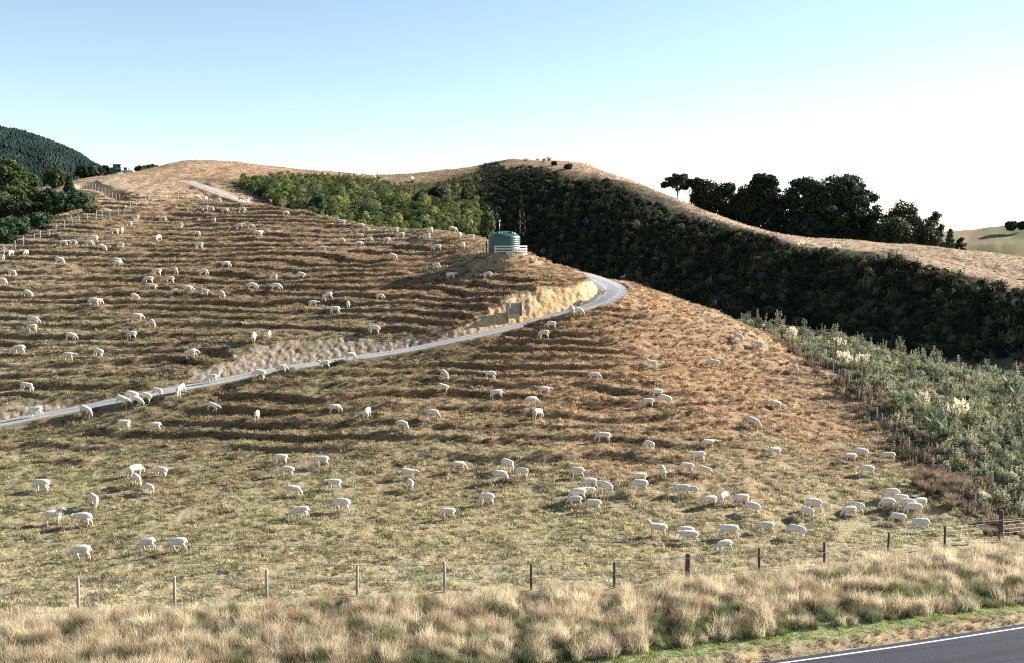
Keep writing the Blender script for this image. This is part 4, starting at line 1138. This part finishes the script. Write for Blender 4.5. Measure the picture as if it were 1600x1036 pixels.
# solar pump station on the skyline
def sky_spot(px, Y):
    """the crest of the golden hill on that bearing"""
    Ys = np.linspace(150, 260, 111); k = (px - 800) / FPX / math.cos(PITCH); zz_ = height(k * Ys, Ys)
    i = int(np.argmax((zz_ - CAMZ) / Ys)); return k * Ys[i], Ys[i] + (Y - 212) * .8, float(zz_[i])
sxp, syp, szp = sky_spot(191, 212)
so = empty("solar_panel", (sxp, syp, szp - .1), R(-6), "dark upright solar panel array on the left skyline of golden hill", "solar panel")
b = MB(); b.box((0, 0, 1.25), (1.75, .07, 1.75), bev=.01); part("panel", b, MAT_PANEL, so)
b = MB()
for k in range(3): b.box((-.86 + .86 * k, -.045, 1.25), (.035, .02, 1.78))
for k in range(3): b.box((0, -.047, .38 + .87 * k), (1.75, .02, .035))
part("frame", b, MAT_ALU, so)
for s_ in (-.6, .6):
    b = MB(); b.tube([(s_, .12, -.3), (s_, .12, 2.0)], .05, 8); part("leg", b, MAT_ALU, so)
a = sky_spot(181, 214); b = MB(); b.tube([(0, 0, -.2), (0, 0, 1.45), (0, 0, 1.6), (0, 0, 1.72)], [.85, .85, .72, .2], 24)
o = link("small_tank", b.mesh("small_tank", MAT_DKGREEN, True), None, (a[0], a[1], a[2])); tag(o, "small dark green tank left of the skyline solar panel", "water tank")
a = sky_spot(200, 214.5); cb = empty("pump_shed", (a[0], a[1], a[2]), R(-10), "little green pump shed just right of the skyline solar panel", "shed")
b = MB(); b.box((0, 0, .6), (.8, 1.0, 1.6), bev=.02); part("wall", b, MAT_TANK, cb)
b = MB(); b.box((0, 0, 1.43), (.95, 1.15, .06), ax=[[1, 0, -.12], [0, 1, 0], [.12, 0, 1]], bev=.01); part("roof", b, MAT_ALU, cb)
a = sky_spot(209, 211.5); b = MB(); b.box((0, 0, .10), (2.6, .9, .5), bev=.05)
o = link("trough", b.mesh("trough", MAT_CONC), None, (a[0], a[1], a[2])); tag(o, "long pale concrete trough right of the skyline pump shed", "trough")

# ------------------------------------------------------------------ trees and bushes one can point at
def lm(name, a, b_, tr=.2, rough=.65): return leaf_mat(name, a, b_, tr, rough, from_inst=False)
LM_PINE = lm("pine_foliage", (.016, .026, .018), (.045, .065, .038))
LM_DARK = lm("dark_foliage", (.018, .026, .014), (.055, .065, .035))
LM_TOTARA = lm("olive_foliage", (.035, .058, .02), (.11, .13, .045), .3)
LM_GREEN = lm("green_foliage", (.045, .062, .026), (.13, .155, .06), .3)
LM_GREY = lm("grey_green_foliage", (.13, .145, .09), (.32, .32, .22), .35)
LM_SHADE = lm("dusky_foliage", (.07, .08, .045), (.20, .19, .12), .25)  # lighter tint imitates low sun catching the bush tops
LM_DEEP = lm("deep_green_foliage", (.025, .05, .025), (.085, .13, .06), .25)
LM_BROWN = lm("rush_blade", (.17, .125, .085), (.36, .275, .19), .3, .9)
LM_FLAX = lm("flax_blade", (.07, .12, .05), (.22, .28, .14), .2, .5)
LM_GRASSY = lm("toetoe_blade", (.16, .18, .07), (.34, .32, .17), .3, .8)

def limb(b, p, q, r0, r1, rr, n=5, sag=.1):
    p = np.array(p); q = np.array(q); pts = [p + (q - p) * t_ + rr.normal(0, sag * .5, 3) * (0 if t_ in (0, 1) else 1) for t_ in (0, .33, .66, 1)]
    b.tube(pts, [r0, r0 * .75 + r1 * .25, r0 * .4 + r1 * .6, r1], n)
def tree(name, label, px, Y, ytop, ybase, wpx, kind, mat, seed, group=None, per=42, leaf=.34, cat="tree", bark=None, base=None):
    r = np.random.default_rng(seed)
    if 210 < Y < 235 and px < 300:                 # stands just behind the golden crest
        sx_, sy_, _ = sky_spot(px, 212); x, Y = sx_ * (sy_ + 3) / sy_, sy_ + 3
    else: x = P(px, ybase, Y)[0]
    zt = P(px, ytop, Y)[2]
    zg = gz(x, Y, False)
    zb = zg - .2
    H = max(zt - zb, 1.0); W = wpx / FPX * Y
    o0 = empty(name, (x, Y, zb), 0, label, cat, group)
    b = MB(); C = []; S = []
    rt = max(.06, H * .022)
    if kind in ('dense', 'bush'):
        nc = int(100 if kind == 'dense' else 56); z0 = .07
        for k in range(nc):
            d = r.normal(size=3); d /= np.linalg.norm(d); q = r.uniform(.45, 1.0) ** .6
            zc = z0 + (1 - z0) * .5 + d[2] * (1 - z0) * .46 * q
            wr = (1.0 if zc > .35 else .85)
            C.append((d[0] * W * .46 * q * wr, d[1] * W * .46 * q * wr, zc * H)); S.append(r.uniform(.13, .20) * min(W, H))
            if k % 4 == 0: limb(b, (0, 0, H * .15), C[-1], rt * .6, rt * .15, r)
        b.tube([(0, 0, -.3), (.02 * W, 0, H * .3), (0, .02 * W, H * .75)], [rt * 1.3, rt, rt * .3], 8)
    elif kind == 'umbrella':
        hubs = []
        for k in range(10):
            a_ = r.uniform(0, 6.283); q = r.uniform(.05, .44) * W; e = np.array([math.cos(a_) * q, math.sin(a_) * q, H * r.uniform(.68, .94)])
            limb(b, (0, 0, H * r.uniform(.25, .45)), e, rt * .55, rt * .15, r, sag=.3); hubs.append(e)
        b.tube([(0, 0, -.3), (.01, .02, H * .3), (.03, 0, H * .55)], [rt * 1.2, rt, rt * .7], 8)
        for e in hubs:
            for _ in range(5): C.append(e + r.normal(0, 1, 3) * np.array([W * .12, W * .12, H * .05])); S.append(W * .10)
    elif kind == 'fan':                # broad old conifer: bare fanning limbs above a dense skirt
        for k in range(58):
            a_ = k * 2.4 + r.uniform(-.3, .3); el = r.uniform(.1, 1.0); q = W * .5 * math.sqrt(1 - el ** 2 * .45) * math.sqrt(r.uniform(.12, 1.0))
            e = np.array([math.cos(a_) * q, math.sin(a_) * q, H * (.45 + .48 * el) * (1 - .10 * (q / (W * .5)) ** 2)])
            limb(b, (0, 0, H * r.uniform(.2, .42)), e * np.array([.85, .85, .96]), rt * .8, rt * .15, r, 6, .5)
            for _ in range(4): C.append(e + r.normal(0, 1, 3) * np.array([W * .055, W * .055, H * .03])); S.append(W * r.uniform(.065, .10))
        for k in range(90):            # plates inside and the heavy right-hand and lower skirt
            a_ = r.uniform(-1.6, 1.6) if k % 3 else r.uniform(0, 6.283)
            q = W * r.uniform(.16, .49); z_ = H * r.uniform(.10, .80) if k % 2 else H * r.uniform(.08, .45)
            C.append((math.cos(a_) * q, math.sin(a_) * q, z_)); S.append(W * r.uniform(.07, .10))
        for k in range(60):
            a_ = r.uniform(0, 6.283); q = W * r.uniform(.1, .48); C.append((math.cos(a_) * q, math.sin(a_) * q, H * r.uniform(.06, .50))); S.append(W * .09)
        b.tube([(0, 0, -.3), (.1, 0, H * .22), (.0, .1, H * .45)], [rt * 1.8, rt * 1.4, rt], 10)
    elif kind == 'pine':
        for k in range(120):
            f = (k + r.uniform(0, 1)) / 120; a_ = k * 2.4; q = W * .5 * (1 - .55 * f ** 1.6) * r.uniform(.55, 1.0)
            c_ = (math.cos(a_) * q, math.sin(a_) * q, H * (.12 + .84 * f)); C.append(c_); S.append(W * r.uniform(.09, .14))
            if k % 3 == 0: limb(b, (0, 0, H * (.1 + .75 * f)), c_, rt * .4, rt * .12, r)
        b.tube([(0, 0, -.3), (0, 0, H * .5), (0, 0, H * .95)], [rt * 1.4, rt, rt * .2], 8)
    elif kind == 'cone':
        for k in range(46):
            f = (k + .5) / 46; a_ = k * 2.4; q = W * .45 * (1 - f) ** .8 * r.uniform(.7, 1)
            C.append((math.cos(a_) * q, math.sin(a_) * q, H * (.08 + .88 * f))); S.append(W * (.16 - .09 * f))
        b.tube([(0, 0, -.3), (0, 0, H * .9)], [rt * 1.2, rt * .2], 8)
    flat = .6 if kind in ('fan', 'pine', 'umbrella') else .85
    V, F, lc = leaves(np.array(C), per, np.array(S), leaf, seed, flat, .7)
    V[:, 2] = np.maximum(V[:, 2], .05)
    part("trunk", b, bark or MAT_BARK, o0, True)
    link("crown", mesh_np("crown", V, F, mat, {"lc": ('FLOAT', lc)}, False), o0)
    return o0

G1 = "dark trees behind the right ridge"
tree("umbrella_tree", "flat-topped airy tree with bare trunks, leftmost of the dark row on the right", 1058, 208, 275, 318, 50, 'umbrella', LM_DARK, 1, G1, 130, .24, bark=MAT_PALEBARK)
tree("umbrella_tree", "second flat-topped tree with visible bare stems at left end of dark row", 1080, 209, 278, 330, 44, 'umbrella', LM_DARK, 2, G1, 140, .24, bark=MAT_PALEBARK)
tree("round_tree", "dense rounded dark tree right of the two flat-topped ones", 1104, 207, 280, 345, 52, 'dense', LM_DARK, 3, G1, 90, .26)
tree("round_tree", "lower dense tree in middle of dark row, before the tall pine", 1138, 206, 285, 350, 40, 'dense', LM_DARK, 4, G1, 90, .26)
tree("round_tree", "dense dark tree touching the left side of the tall pine", 1164, 205, 288, 350, 40, 'dense', LM_DARK, 5, G1, 90, .26)
tree("pine_tree", "tall broad dark pine between the dark row and the giant spreading conifer", 1192, 205, 270, 362, 64, 'pine', LM_PINE, 6, G1, 130, .30)
tree("round_tree", "shadowy tree filling the gap left of the giant spreading conifer", 1226, 206, 298, 368, 58, 'dense', LM_PINE, 7, G1, 90, .28)
tree("spreading_conifer", "giant flat-topped spreading conifer with bare limbs against the sky", 1292, 203, 263, 372, 126, 'fan', LM_PINE, 8, G1, 120, .32)
tree("round_tree", "low dark undergrowth tree below the left limbs of giant conifer", 1262, 198, 334, 378, 60, 'dense', LM_PINE, 19, G1, 90, .26)
tree("round_tree", "dark tree tucked under right side of the giant spreading conifer", 1340, 198, 318, 376, 50, 'dense', LM_PINE, 9, G1, 90, .28)
tree("round_tree", "airy-topped broadleaf tree right of the giant spreading conifer", 1368, 199, 317, 378, 42, 'dense', LM_DARK, 10, G1, 80, .26)
tree("round_tree", "tallest domed broadleaf tree in the clump right of giant conifer", 1410, 199, 311, 380, 64, 'dense', LM_DARK, 11, G1, 110, .26)
tree("round_tree", "low broad dark tree in front of the domed broadleaf tree", 1398, 190, 338, 384, 70, 'dense', LM_DARK, 12, G1, 90, .26)
tree("round_tree", "small pale-trunked tree low at right end of the dark clump", 1446, 189, 341, 386, 44, 'dense', LM_DARK, 13, G1, 90, .24, bark=MAT_PALEBARK)
tree("round_tree", "isolated round tree on the skyline right of the dark clump", 1458, 205, 324, 384, 34, 'dense', LM_DARK, 14, G1, 80, .24)
tree("conical_bush", "conical dark bush at the foot of the far green hill", 1484, 186, 355, 388, 36, 'cone', LM_DEEP, 15, G1, 70, .22, "bush")
tree("round_bush", "low round dark bush beside the conical bush", 1500, 184, 370, 388, 20, 'bush', LM_DARK, 16, G1, 60, .2, "bush")
tree("far_tree", "tiny rounded tree on the far green hill's crest", 1580, 500, 345, 352, 16, 'dense', LM_DARK, 17, "tiny trees on the far hill crest", 40, .6)
tree("far_tree", "tiny tree at the right picture edge on the far hill's crest", 1597, 500, 346, 352, 12, 'dense', LM_DARK, 18, "tiny trees on the far hill crest", 40, .6)

G2 = "bushes and trees left of the pasture"
LT = [("round_tree", "tall olive-green tree at the left picture edge below the forested mountain", 18, 178, 250, 330, 52, 'dense', LM_TOTARA, 100, .24),
      ("round_tree", "yellow-green lower tree in front of tall olive tree at left edge", 32, 165, 290, 345, 70, 'dense', LM_TOTARA, 110, .22),
      ("round_tree", "yellowish bush low at the left picture edge", 4, 158, 298, 350, 40, 'bush', LM_TOTARA, 100, .2),
      ("round_tree", "small dark tree right of tall olive tree, against the mountain", 50, 190, 268, 320, 24, 'dense', LM_DEEP, 80, .24),
      ("round_tree", "rounded olive tree standing alone against the mountain foot", 88, 186, 263, 312, 30, 'dense', LM_TOTARA, 90, .22),
      ("conifer_tree", "dark conical little tree at the golden slope's left edge", 109, 162, 274, 312, 20, 'cone', LM_DEEP, 80, .2),
      ("round_bush", "dark bush in the middle of the thicket under conical tree", 75, 160, 295, 345, 60, 'bush', LM_DEEP, 110, .2),
      ("round_bush", "broad deep green bush spreading right from the left thicket", 120, 152, 298, 330, 56, 'bush', LM_DEEP, 110, .18),
      ("round_bush", "bright green rounded bush near the leaning post fence", 142, 146, 320, 343, 30, 'bush', LM_GREEN, 110, .16),
      ("round_bush", "shaded dark bush in the thicket above the big grey-green one", 40, 152, 312, 356, 80, 'bush', LM_DARK, 110, .2),
      ("round_bush", "dark bush between thicket centre and bright green bush", 92, 150, 312, 345, 50, 'bush', LM_DEEP, 110, .18),
      ("large_bush", "largest grey-green bush mass behind the leaning posts at left", 62, 137, 332, 372, 56, 'bush', LM_DEEP, 130, .16),
      ("large_bush", "grey-green bush left of the largest one behind leaning posts", 20, 132, 338, 382, 60, 'bush', LM_DEEP, 130, .16),
      ("large_bush", "lowest grey-green bush hugging the post fence at left edge", 8, 126, 356, 392, 44, 'bush', LM_DEEP, 120, .15),
      ("round_bush", "small bush at left end of the hedge line beyond golden slope", 140, 215, 259, 282, 26, 'bush', LM_DARK, 80, .24),
      ("round_bush", "middle bush in the dark hedge line left of solar panel", 158, 216, 257, 280, 28, 'bush', LM_DEEP, 80, .24),
      ("round_bush", "right bush of the hedge line, nearest to the solar panel", 173, 217, 259, 278, 16, 'bush', LM_DARK, 80, .22),
      ("round_bush", "yellow-green bush right of skyline trough", 226, 228, 259, 272, 16, 'bush', LM_TOTARA, 70, .22),
      ("round_bush", "flat green bush on the skyline left of the rounded golden top", 243, 232, 257, 270, 26, 'bush', LM_GREEN, 70, .22)]
for i, (nm, lab, px, Y, yt, yb, w, kd, mt, per, lf) in enumerate(LT):
    tree(nm, lab, px, Y, yt, yb, w, kd, mt, 40 + i, G2, per, lf, "bush" if "bush" in nm else "tree")

G3 = "distinct trees in the gully bush"
GT = [("round_tree", "large dark round tree in the green gully above the track ridge", 684, 196, 291, 330, 30, 'dense', LM_DARK, 90, .22),
      ("conical_tree", "slim dark pointed tree high in the green gully", 725, 205, 292, 318, 13, 'cone', LM_DEEP, 80, .18),
      ("conical_tree", "dark pointed tree on the shaded slope above the tank's right", 812, 175, 293, 340, 26, 'cone', LM_DARK, 90, .22),
      ("round_bush", "dark round bush on the golden ridge crest", 888, 213, 256, 278, 14, 'bush', LM_DARK, 80, .18),
      ("round_bush", "smaller dark bush left of the round bush on ridge crest", 866, 222, 256, 272, 9, 'bush', LM_DARK, 60, .18),
      ("conical_tree", "dark green leafy tree at centre of the sunlit gully slope", 655, 190, 300, 330, 16, 'dense', LM_DEEP, 80, .2),
      ("round_tree", "deep green round tree by the ridge end left of tank", 762, 160, 318, 352, 26, 'dense', LM_GREEN, 90, .2),
      ("round_tree", "mid-green tree just over the pasture ridge at left of gully", 497, 168, 305, 330, 26, 'dense', LM_DEEP, 90, .18)]
for i, (nm, lab, px, Y, yt, yb, w, kd, mt, per, lf) in enumerate(GT):
    tree(nm, lab, px, Y, yt, yb, w, kd, mt, 80 + i, G3, per, lf, "bush" if "bush" in nm else "tree")

# ---- countable repeats: one source each, copies in a loop
def copy_tree(o, parent=None):
    c_ = o.copy(); COL.objects.link(c_)
    if parent is not None: c_.parent = parent
    for ch in o.children: copy_tree(ch, c_)
    return c_
def proto(name, crown_me, mat_st, h, nst=5, seed=1):
    r = np.random.default_rng(seed); o0 = empty(name, (0, 0, 0))
    link("foliage", crown_me, o0)
    b = MB()
    for k in range(nst):
        a_ = r.uniform(0, 6.283); q = r.uniform(.1, .35); limb(b, (0, 0, -.15), (math.cos(a_) * q, math.sin(a_) * q, h * r.uniform(.6, .85)), .03, .008, r, 5, .04)
    part("stem", b, mat_st, o0, True); return o0
def rank_labels(spots, lead, marks):
    """name each spot by its order from the left among those nearest to a landmark of the photo"""
    OW = ["leftmost", "second", "third", "fourth", "fifth", "sixth", "seventh", "eighth", "ninth", "tenth", "eleventh", "twelfth", "thirteenth", "fourteenth", "fifteenth", "sixteenth", "seventeenth", "eighteenth", "nineteenth", "twentieth"]
    pr = []
    for x, y in spots:
        dz = gz(x, y) - CAMZ; s_, c_ = math.sin(PITCH), math.cos(PITCH); dep = y * c_ - dz * s_
        pr.append((800 + FPX * x / dep, 518 - FPX * (dz * c_ + y * s_) / dep))
    near = [min(range(len(marks)), key=lambda m: (marks[m][0] - a) ** 2 + (marks[m][1] - b_) ** 2) for a, b_ in pr]
    out = [None] * len(spots)
    for m in range(len(marks)):
        ids = sorted([i for i in range(len(spots)) if near[i] == m], key=lambda i: pr[i][0])
        for k, i in enumerate(ids):
            out[i] = "%s %s, %s" % (lead, marks[m][2], "the only one" if len(ids) == 1 else (OW[min(k, 19)] + (" from left" if k else "")) )
    return out
def place_copies(srcs, spots, label, cat, group, smin, smax, seed):
    r = random.Random(seed); used = set()
    for i, (x, y) in enumerate(spots):
        s = srcs[i % len(srcs)]
        o = s if id(s) not in used else copy_tree(s)
        used.add(id(s)); sc = r.uniform(smin, smax)
        o.location = (x, y, gz(x, y) - .05); o.rotation_euler = (0, 0, r.uniform(0, 6.28)); o.scale = (sc, sc, sc * r.uniform(.9, 1.15))
        tag(o, label if isinstance(label, str) else label[i], cat, group)
    return used
r = np.random.default_rng(71)
def pick(poly, n, mind, box, f=None):
    out = []
    k = 0
    while len(out) < n and k < 20000:
        k += 1; x = r.uniform(box[0], box[1]); y = r.uniform(box[2], box[3])
        if inside(np.array([x]), np.array([y]), poly)[0] and all((x - a) ** 2 + (y - b_) ** 2 > mind ** 2 for a, b_ in out) and (f is None or f(x, y)): out.append((x, y))
    return out
vis = lambda x, y: abs(x) < y * .55
VM = [(1190, 520, "at valley's upper end"), (1270, 545, "beside the upper boundary fence"), (1330, 560, "around the largest toetoe"), (1400, 545, "at the foot of shaded slope"), (1500, 570, "right at shaded slope foot"), (1585, 580, "at right picture edge high up"), (1380, 610, "right of the mid boundary fence"), (1440, 640, "around the leaning toetoe"), (1500, 660, "around the wide white toetoe"), (1580, 660, "at right edge in mid valley"), (1470, 710, "beside the lower boundary fence"), (1550, 750, "around the lone grey post"), (1450, 590, "in the centre of the valley"), (1540, 700, "above the lone grey post")]
sv = pick(POLY_F, 75, 2.1, (20, 80, 62, 140), vis)
mk = [proto("manuka_bush", bush_mesh("foliage", 'manuka', 400 + i, LM_GREY), MAT_BARK, 1.2, 6, i) for i in range(3)]
place_copies(mk, sv, rank_labels(sv, "feathery grey-green bush", VM), "bush", "grey-green bushes in the scrub valley", .8, 1.9, 5)
gk = [proto("leafy_bush", bush_mesh("foliage", 'round', 410 + i, LM_GREEN), MAT_BARK, .9, 4, i) for i in range(2)]
sv = pick(POLY_F, 22, 3.5, (20, 80, 62, 140), vis)
place_copies(gk, sv, rank_labels(sv, "rounded bright green bush", VM), "bush", "green bushes in the scrub valley", .7, 1.3, 6)
gk = [proto("gully_bush", bush_mesh("foliage", 'tall', 420 + i, [LM_GREEN, LM_DEEP, LM_TOTARA][i]), MAT_BARK, 1.2, 4, i) for i in range(3)]
sv = pick(POLY_C, 60, 3.0, (-45, 5, 146, 215), lambda x, y: y < 200 + x * .1)
CM = [(430, 300, "at left end of the sunlit gully"), (500, 320, "over the pasture ridge, gully left"), (500, 295, "high in the gully's left half"), (570, 300, "high in the gully's middle"), (570, 335, "low in the gully's middle"), (640, 305, "high above the loose sheep group"), (640, 345, "just over the ridge above sheep"), (700, 320, "beside the dark round gully tree"), (740, 350, "left of the tank behind the ridge"), (770, 310, "where the sunlit gully meets shade")]
place_copies(gk, sv, rank_labels(sv, "rounded green bush", CM), "bush", "rounded bushes in the sunlit gully", 1.0, 1.8, 7)
mk = [proto("slope_bush", bush_mesh("foliage", 'manuka', 430 + i, [LM_SHADE, LM_SHADE][i]), MAT_BARK, 1.2, 5, i) for i in range(2)]
sv = pick(POLY_E, 90, 2.6, (5, 80, 115, 205), vis)
EM = [(830, 290, "high on the shade, upper left"), (900, 310, "under the lone crest bush"), (860, 370, "just right of the tank"), (960, 340, "below the start of ridge fence"), (960, 410, "above the track's bend"), (1050, 380, "on mid shaded slope, left part"), (1080, 450, "low shade above golden flank"), (1130, 370, "under the dark tree row"), (1180, 430, "in the shaded slope's centre"), (1220, 490, "low centre of the shaded slope"), (1280, 410, "below the giant conifer"), (1350, 450, "in shade right of centre"), (1380, 510, "low shade above the valley"), (1440, 430, "high on the shade's right part"), (1500, 500, "low on shade's right part"), (1570, 470, "at right edge, upper shade"), (1570, 540, "at right edge, lower shade")]
place_copies(mk, sv, rank_labels(sv, "dusky feathery bush", EM), "bush", "dusky bushes on the shaded slope", .6, 1.35, 8)
def spiky(name, n, h, w, lean, mat, seed):
    V, F4, F3, lc = blades(n, .15, h * .6, h, w, lean, seed, .45)
    return mesh_np(name, V, [F4, F3], mat, {"lc": ('FLOAT', lc)}, False)
src = link("flax_plant", spiky("flax_plant", 46, 1.5, .09, .8, LM_FLAX, 500))
fl = [P(*t)[:2] for t in ((1452, 668, 86), (1466, 690, 82), (1480, 700, 80), (1590, 600, 101), (1445, 540, 126), (1375, 530, 127), (1578, 590, 106), (1420, 650, 90), (1540, 640, 92), (1390, 525, 128))]
place_copies([src], fl, rank_labels(fl, "glossy spiky flax clump", VM), "flax", "flax clumps in the valley", .8, 1.35, 9)
# toetoe: fountain of grass with creamy plumes
def toetoe(seed, n, h):
    o0 = empty("toetoe_clump", (0, 0, 0)); link("leaf_fountain", spiky("leaf_fountain", 240, 1.45, .035, 1.1, LM_GRASSY, seed), o0)
    link("plumes", plume_mesh(seed + 1, n, h), o0)
    b = MB(); r_ = np.random.default_rng(seed + 1)
    for i in range(n):
        a_ = r_.uniform(0, 6.283); q = r_.uniform(.05, .75); hh = h * r_.uniform(.75, 1.1); b.tube([(0, 0, 0), (math.cos(a_) * q * .8, math.sin(a_) * q * .8, hh * .8)], .012, 4, False)
    part("stalks", b, MAT_POST, o0); return o0
tt_ = [toetoe(510, 13, 2.1), toetoe(520, 18, 2.1), toetoe(530, 5, 1.9)]
TO = [(1237, 536, 112, 0, "creamy plumed toetoe clump at the upper end of boundary fence"), (1318, 570, 100.5, 1, "largest creamy toetoe clump beside the boundary fence"), (1348, 578, 100, 1, "second large toetoe clump right of the largest one"),
      (1304, 545, 113, 2, "small toetoe with two plumes behind the largest clump"), (1312, 543, 114, 2, "tiny toetoe tuft above the largest plumed clump"), (1441, 655, 87, 0, "toetoe clump with leaning plumes in mid valley"),
      (1500, 662, 86, 1, "wide white toetoe clump near the right picture edge"), (1486, 672, 84.5, 2, "small creamy toetoe left of the wide white clump"), (1332, 578, 99.5, 2, "small toetoe between the two large plumed clumps")]
srcs = {0: tt_[0], 1: tt_[1], 2: tt_[2]}; used = set()
for (px, py, Y, k, lab) in TO:
    o = srcs[k] if k not in used else copy_tree(srcs[k]); used.add(k)
    x, y = P(px, py, Y)[:2]; o.location = (x, y, gz(x, y)); o.rotation_euler = (0, 0, random.uniform(0, 6)); tag(o, lab, "toetoe", "plumed toetoe clumps in the valley")
sp_ = []
for (px, py, Y) in ((912, 399, 150), (926, 397, 150), (922, 412, 146), (944, 404, 148), (968, 394, 150), (975, 398, 149), (995, 408, 146), (1011, 426, 143), (1074, 422, 146), (1117, 426, 146), (1310, 391, 149), (1306, 393, 149), (1252, 393, 152), (508, 302, 196), (490, 292, 205), (585, 282, 218), (592, 279, 220), (595, 296, 205), (700, 300, 206), (645, 282, 222), (670, 335, 182), (735, 325, 184), (850, 262, 235), (858, 262, 233), (840, 256, 240), (822, 256, 245), (385, 286, 200), (560, 285, 214)):
    sp_.append(P(px, py, Y)[:2])
s2 = copy_tree(tt_[2])
place_copies([s2], sp_, rank_labels(sp_, "small distant plumed toetoe", [(450, 290, "at left end of the gully bush"), (560, 285, "high in the gully bush middle"), (640, 300, "above the gully centre"), (700, 320, "beside the dark round gully tree"), (840, 258, "near the right crest"), (920, 400, "right of the tank in shade"), (985, 402, "above the track bend in shade"), (1095, 424, "in mid shaded slope"), (1290, 392, "on the shaded slope's top edge")]), "toetoe", "distant toetoe on the bush slopes", .55, .95, 12)
# brown rushes at the fence corner
src = link("rush_clump", spiky("rush_clump", 260, 1.25, .03, .55, LM_BROWN, 540))
ru = [P(*t)[:2] for t in ((1440, 772, 67.5), (1452, 778, 66.5), (1462, 770, 68), (1474, 778, 66.6), (1486, 788, 65.2), (1482, 768, 68), (1495, 778, 66.6), (1450, 762, 69.2), (1468, 762, 69), (1500, 770, 67.6), (1430, 764, 69), (1485, 795, 64.6))]
place_copies([src], ru, rank_labels(ru, "tall brown rush clump", [(1445, 765, "at rush thicket's left side"), (1468, 765, "at rush thicket's middle"), (1490, 785, "at rush thicket's right side")]), "rushes", "brown rushes at the fence corner", .7, 1.15, 13)
ru = [P(*t)[:2] for t in ((1555, 835, 61.2), (1575, 832, 61.5), (1590, 829, 62), (1598, 838, 61), (1540, 838, 61))]
s3 = link("rush_clump", src.data)
place_copies([s3], ru, rank_labels(ru, "low brown rush clump", [(1575, 830, "around the tall strainer post")]), "rushes", "brown rushes around the strainer post", .5, .75, 14)

# ---- conifers on the far mountain
def conifer_low(seed):
    r_ = np.random.default_rng(seed); V = []; F = []
    for k in range(3):
        z0 = .1 + k * .28; z1 = z0 + .42 - .04 * k; q = .34 - .09 * k; n_ = 7; i0 = len(V)
        for i in range(n_): a_ = i / n_ * 6.283 + k; V.append((math.cos(a_) * q * r_.uniform(.8, 1.15), math.sin(a_) * q * r_.uniform(.8, 1.15), z0))
        V.append((0, 0, z1))
        F += [[i0 + i, i0 + (i + 1) % n_, i0 + n_] for i in range(n_)]
    V = np.array(V); return mesh_np("conifer_low", V, np.array(F), MAT_BUSH, {"lc": ('FLOAT', r_.uniform(0, .6, len(V)))}, False)
r = np.random.default_rng(91)
y = r.uniform(1040, 1620, 60000); x = -y * r.uniform(.38, .64, 60000)
z = macro(x, y); ok = z > 6; x, y, z = x[ok], y[ok], z[ok]
z = height(x, y)
scatter("mountain_forest", [conifer_low(1), conifer_low(2), conifer_low(3)], np.stack([x, y, z - 1], 1), vecs(len(x), r, .02), np.repeat((r.uniform(4, 8, len(x)) * (1 + .35 * fbm(x / 25, y / 25, 2, 7)))[:, None], 3, 1), r.integers(0, 3, len(x)),
        np.array([.024, .046, .046]) * (r.uniform(.6, 1.3, len(x)) * (1 + .6 * fbm(x / 35, y / 60, 3, 19)))[:, None], "dense dark conifer forest covering the far mountain on the left", "forest")  # bluish tint stands in for distance haze over the conifers
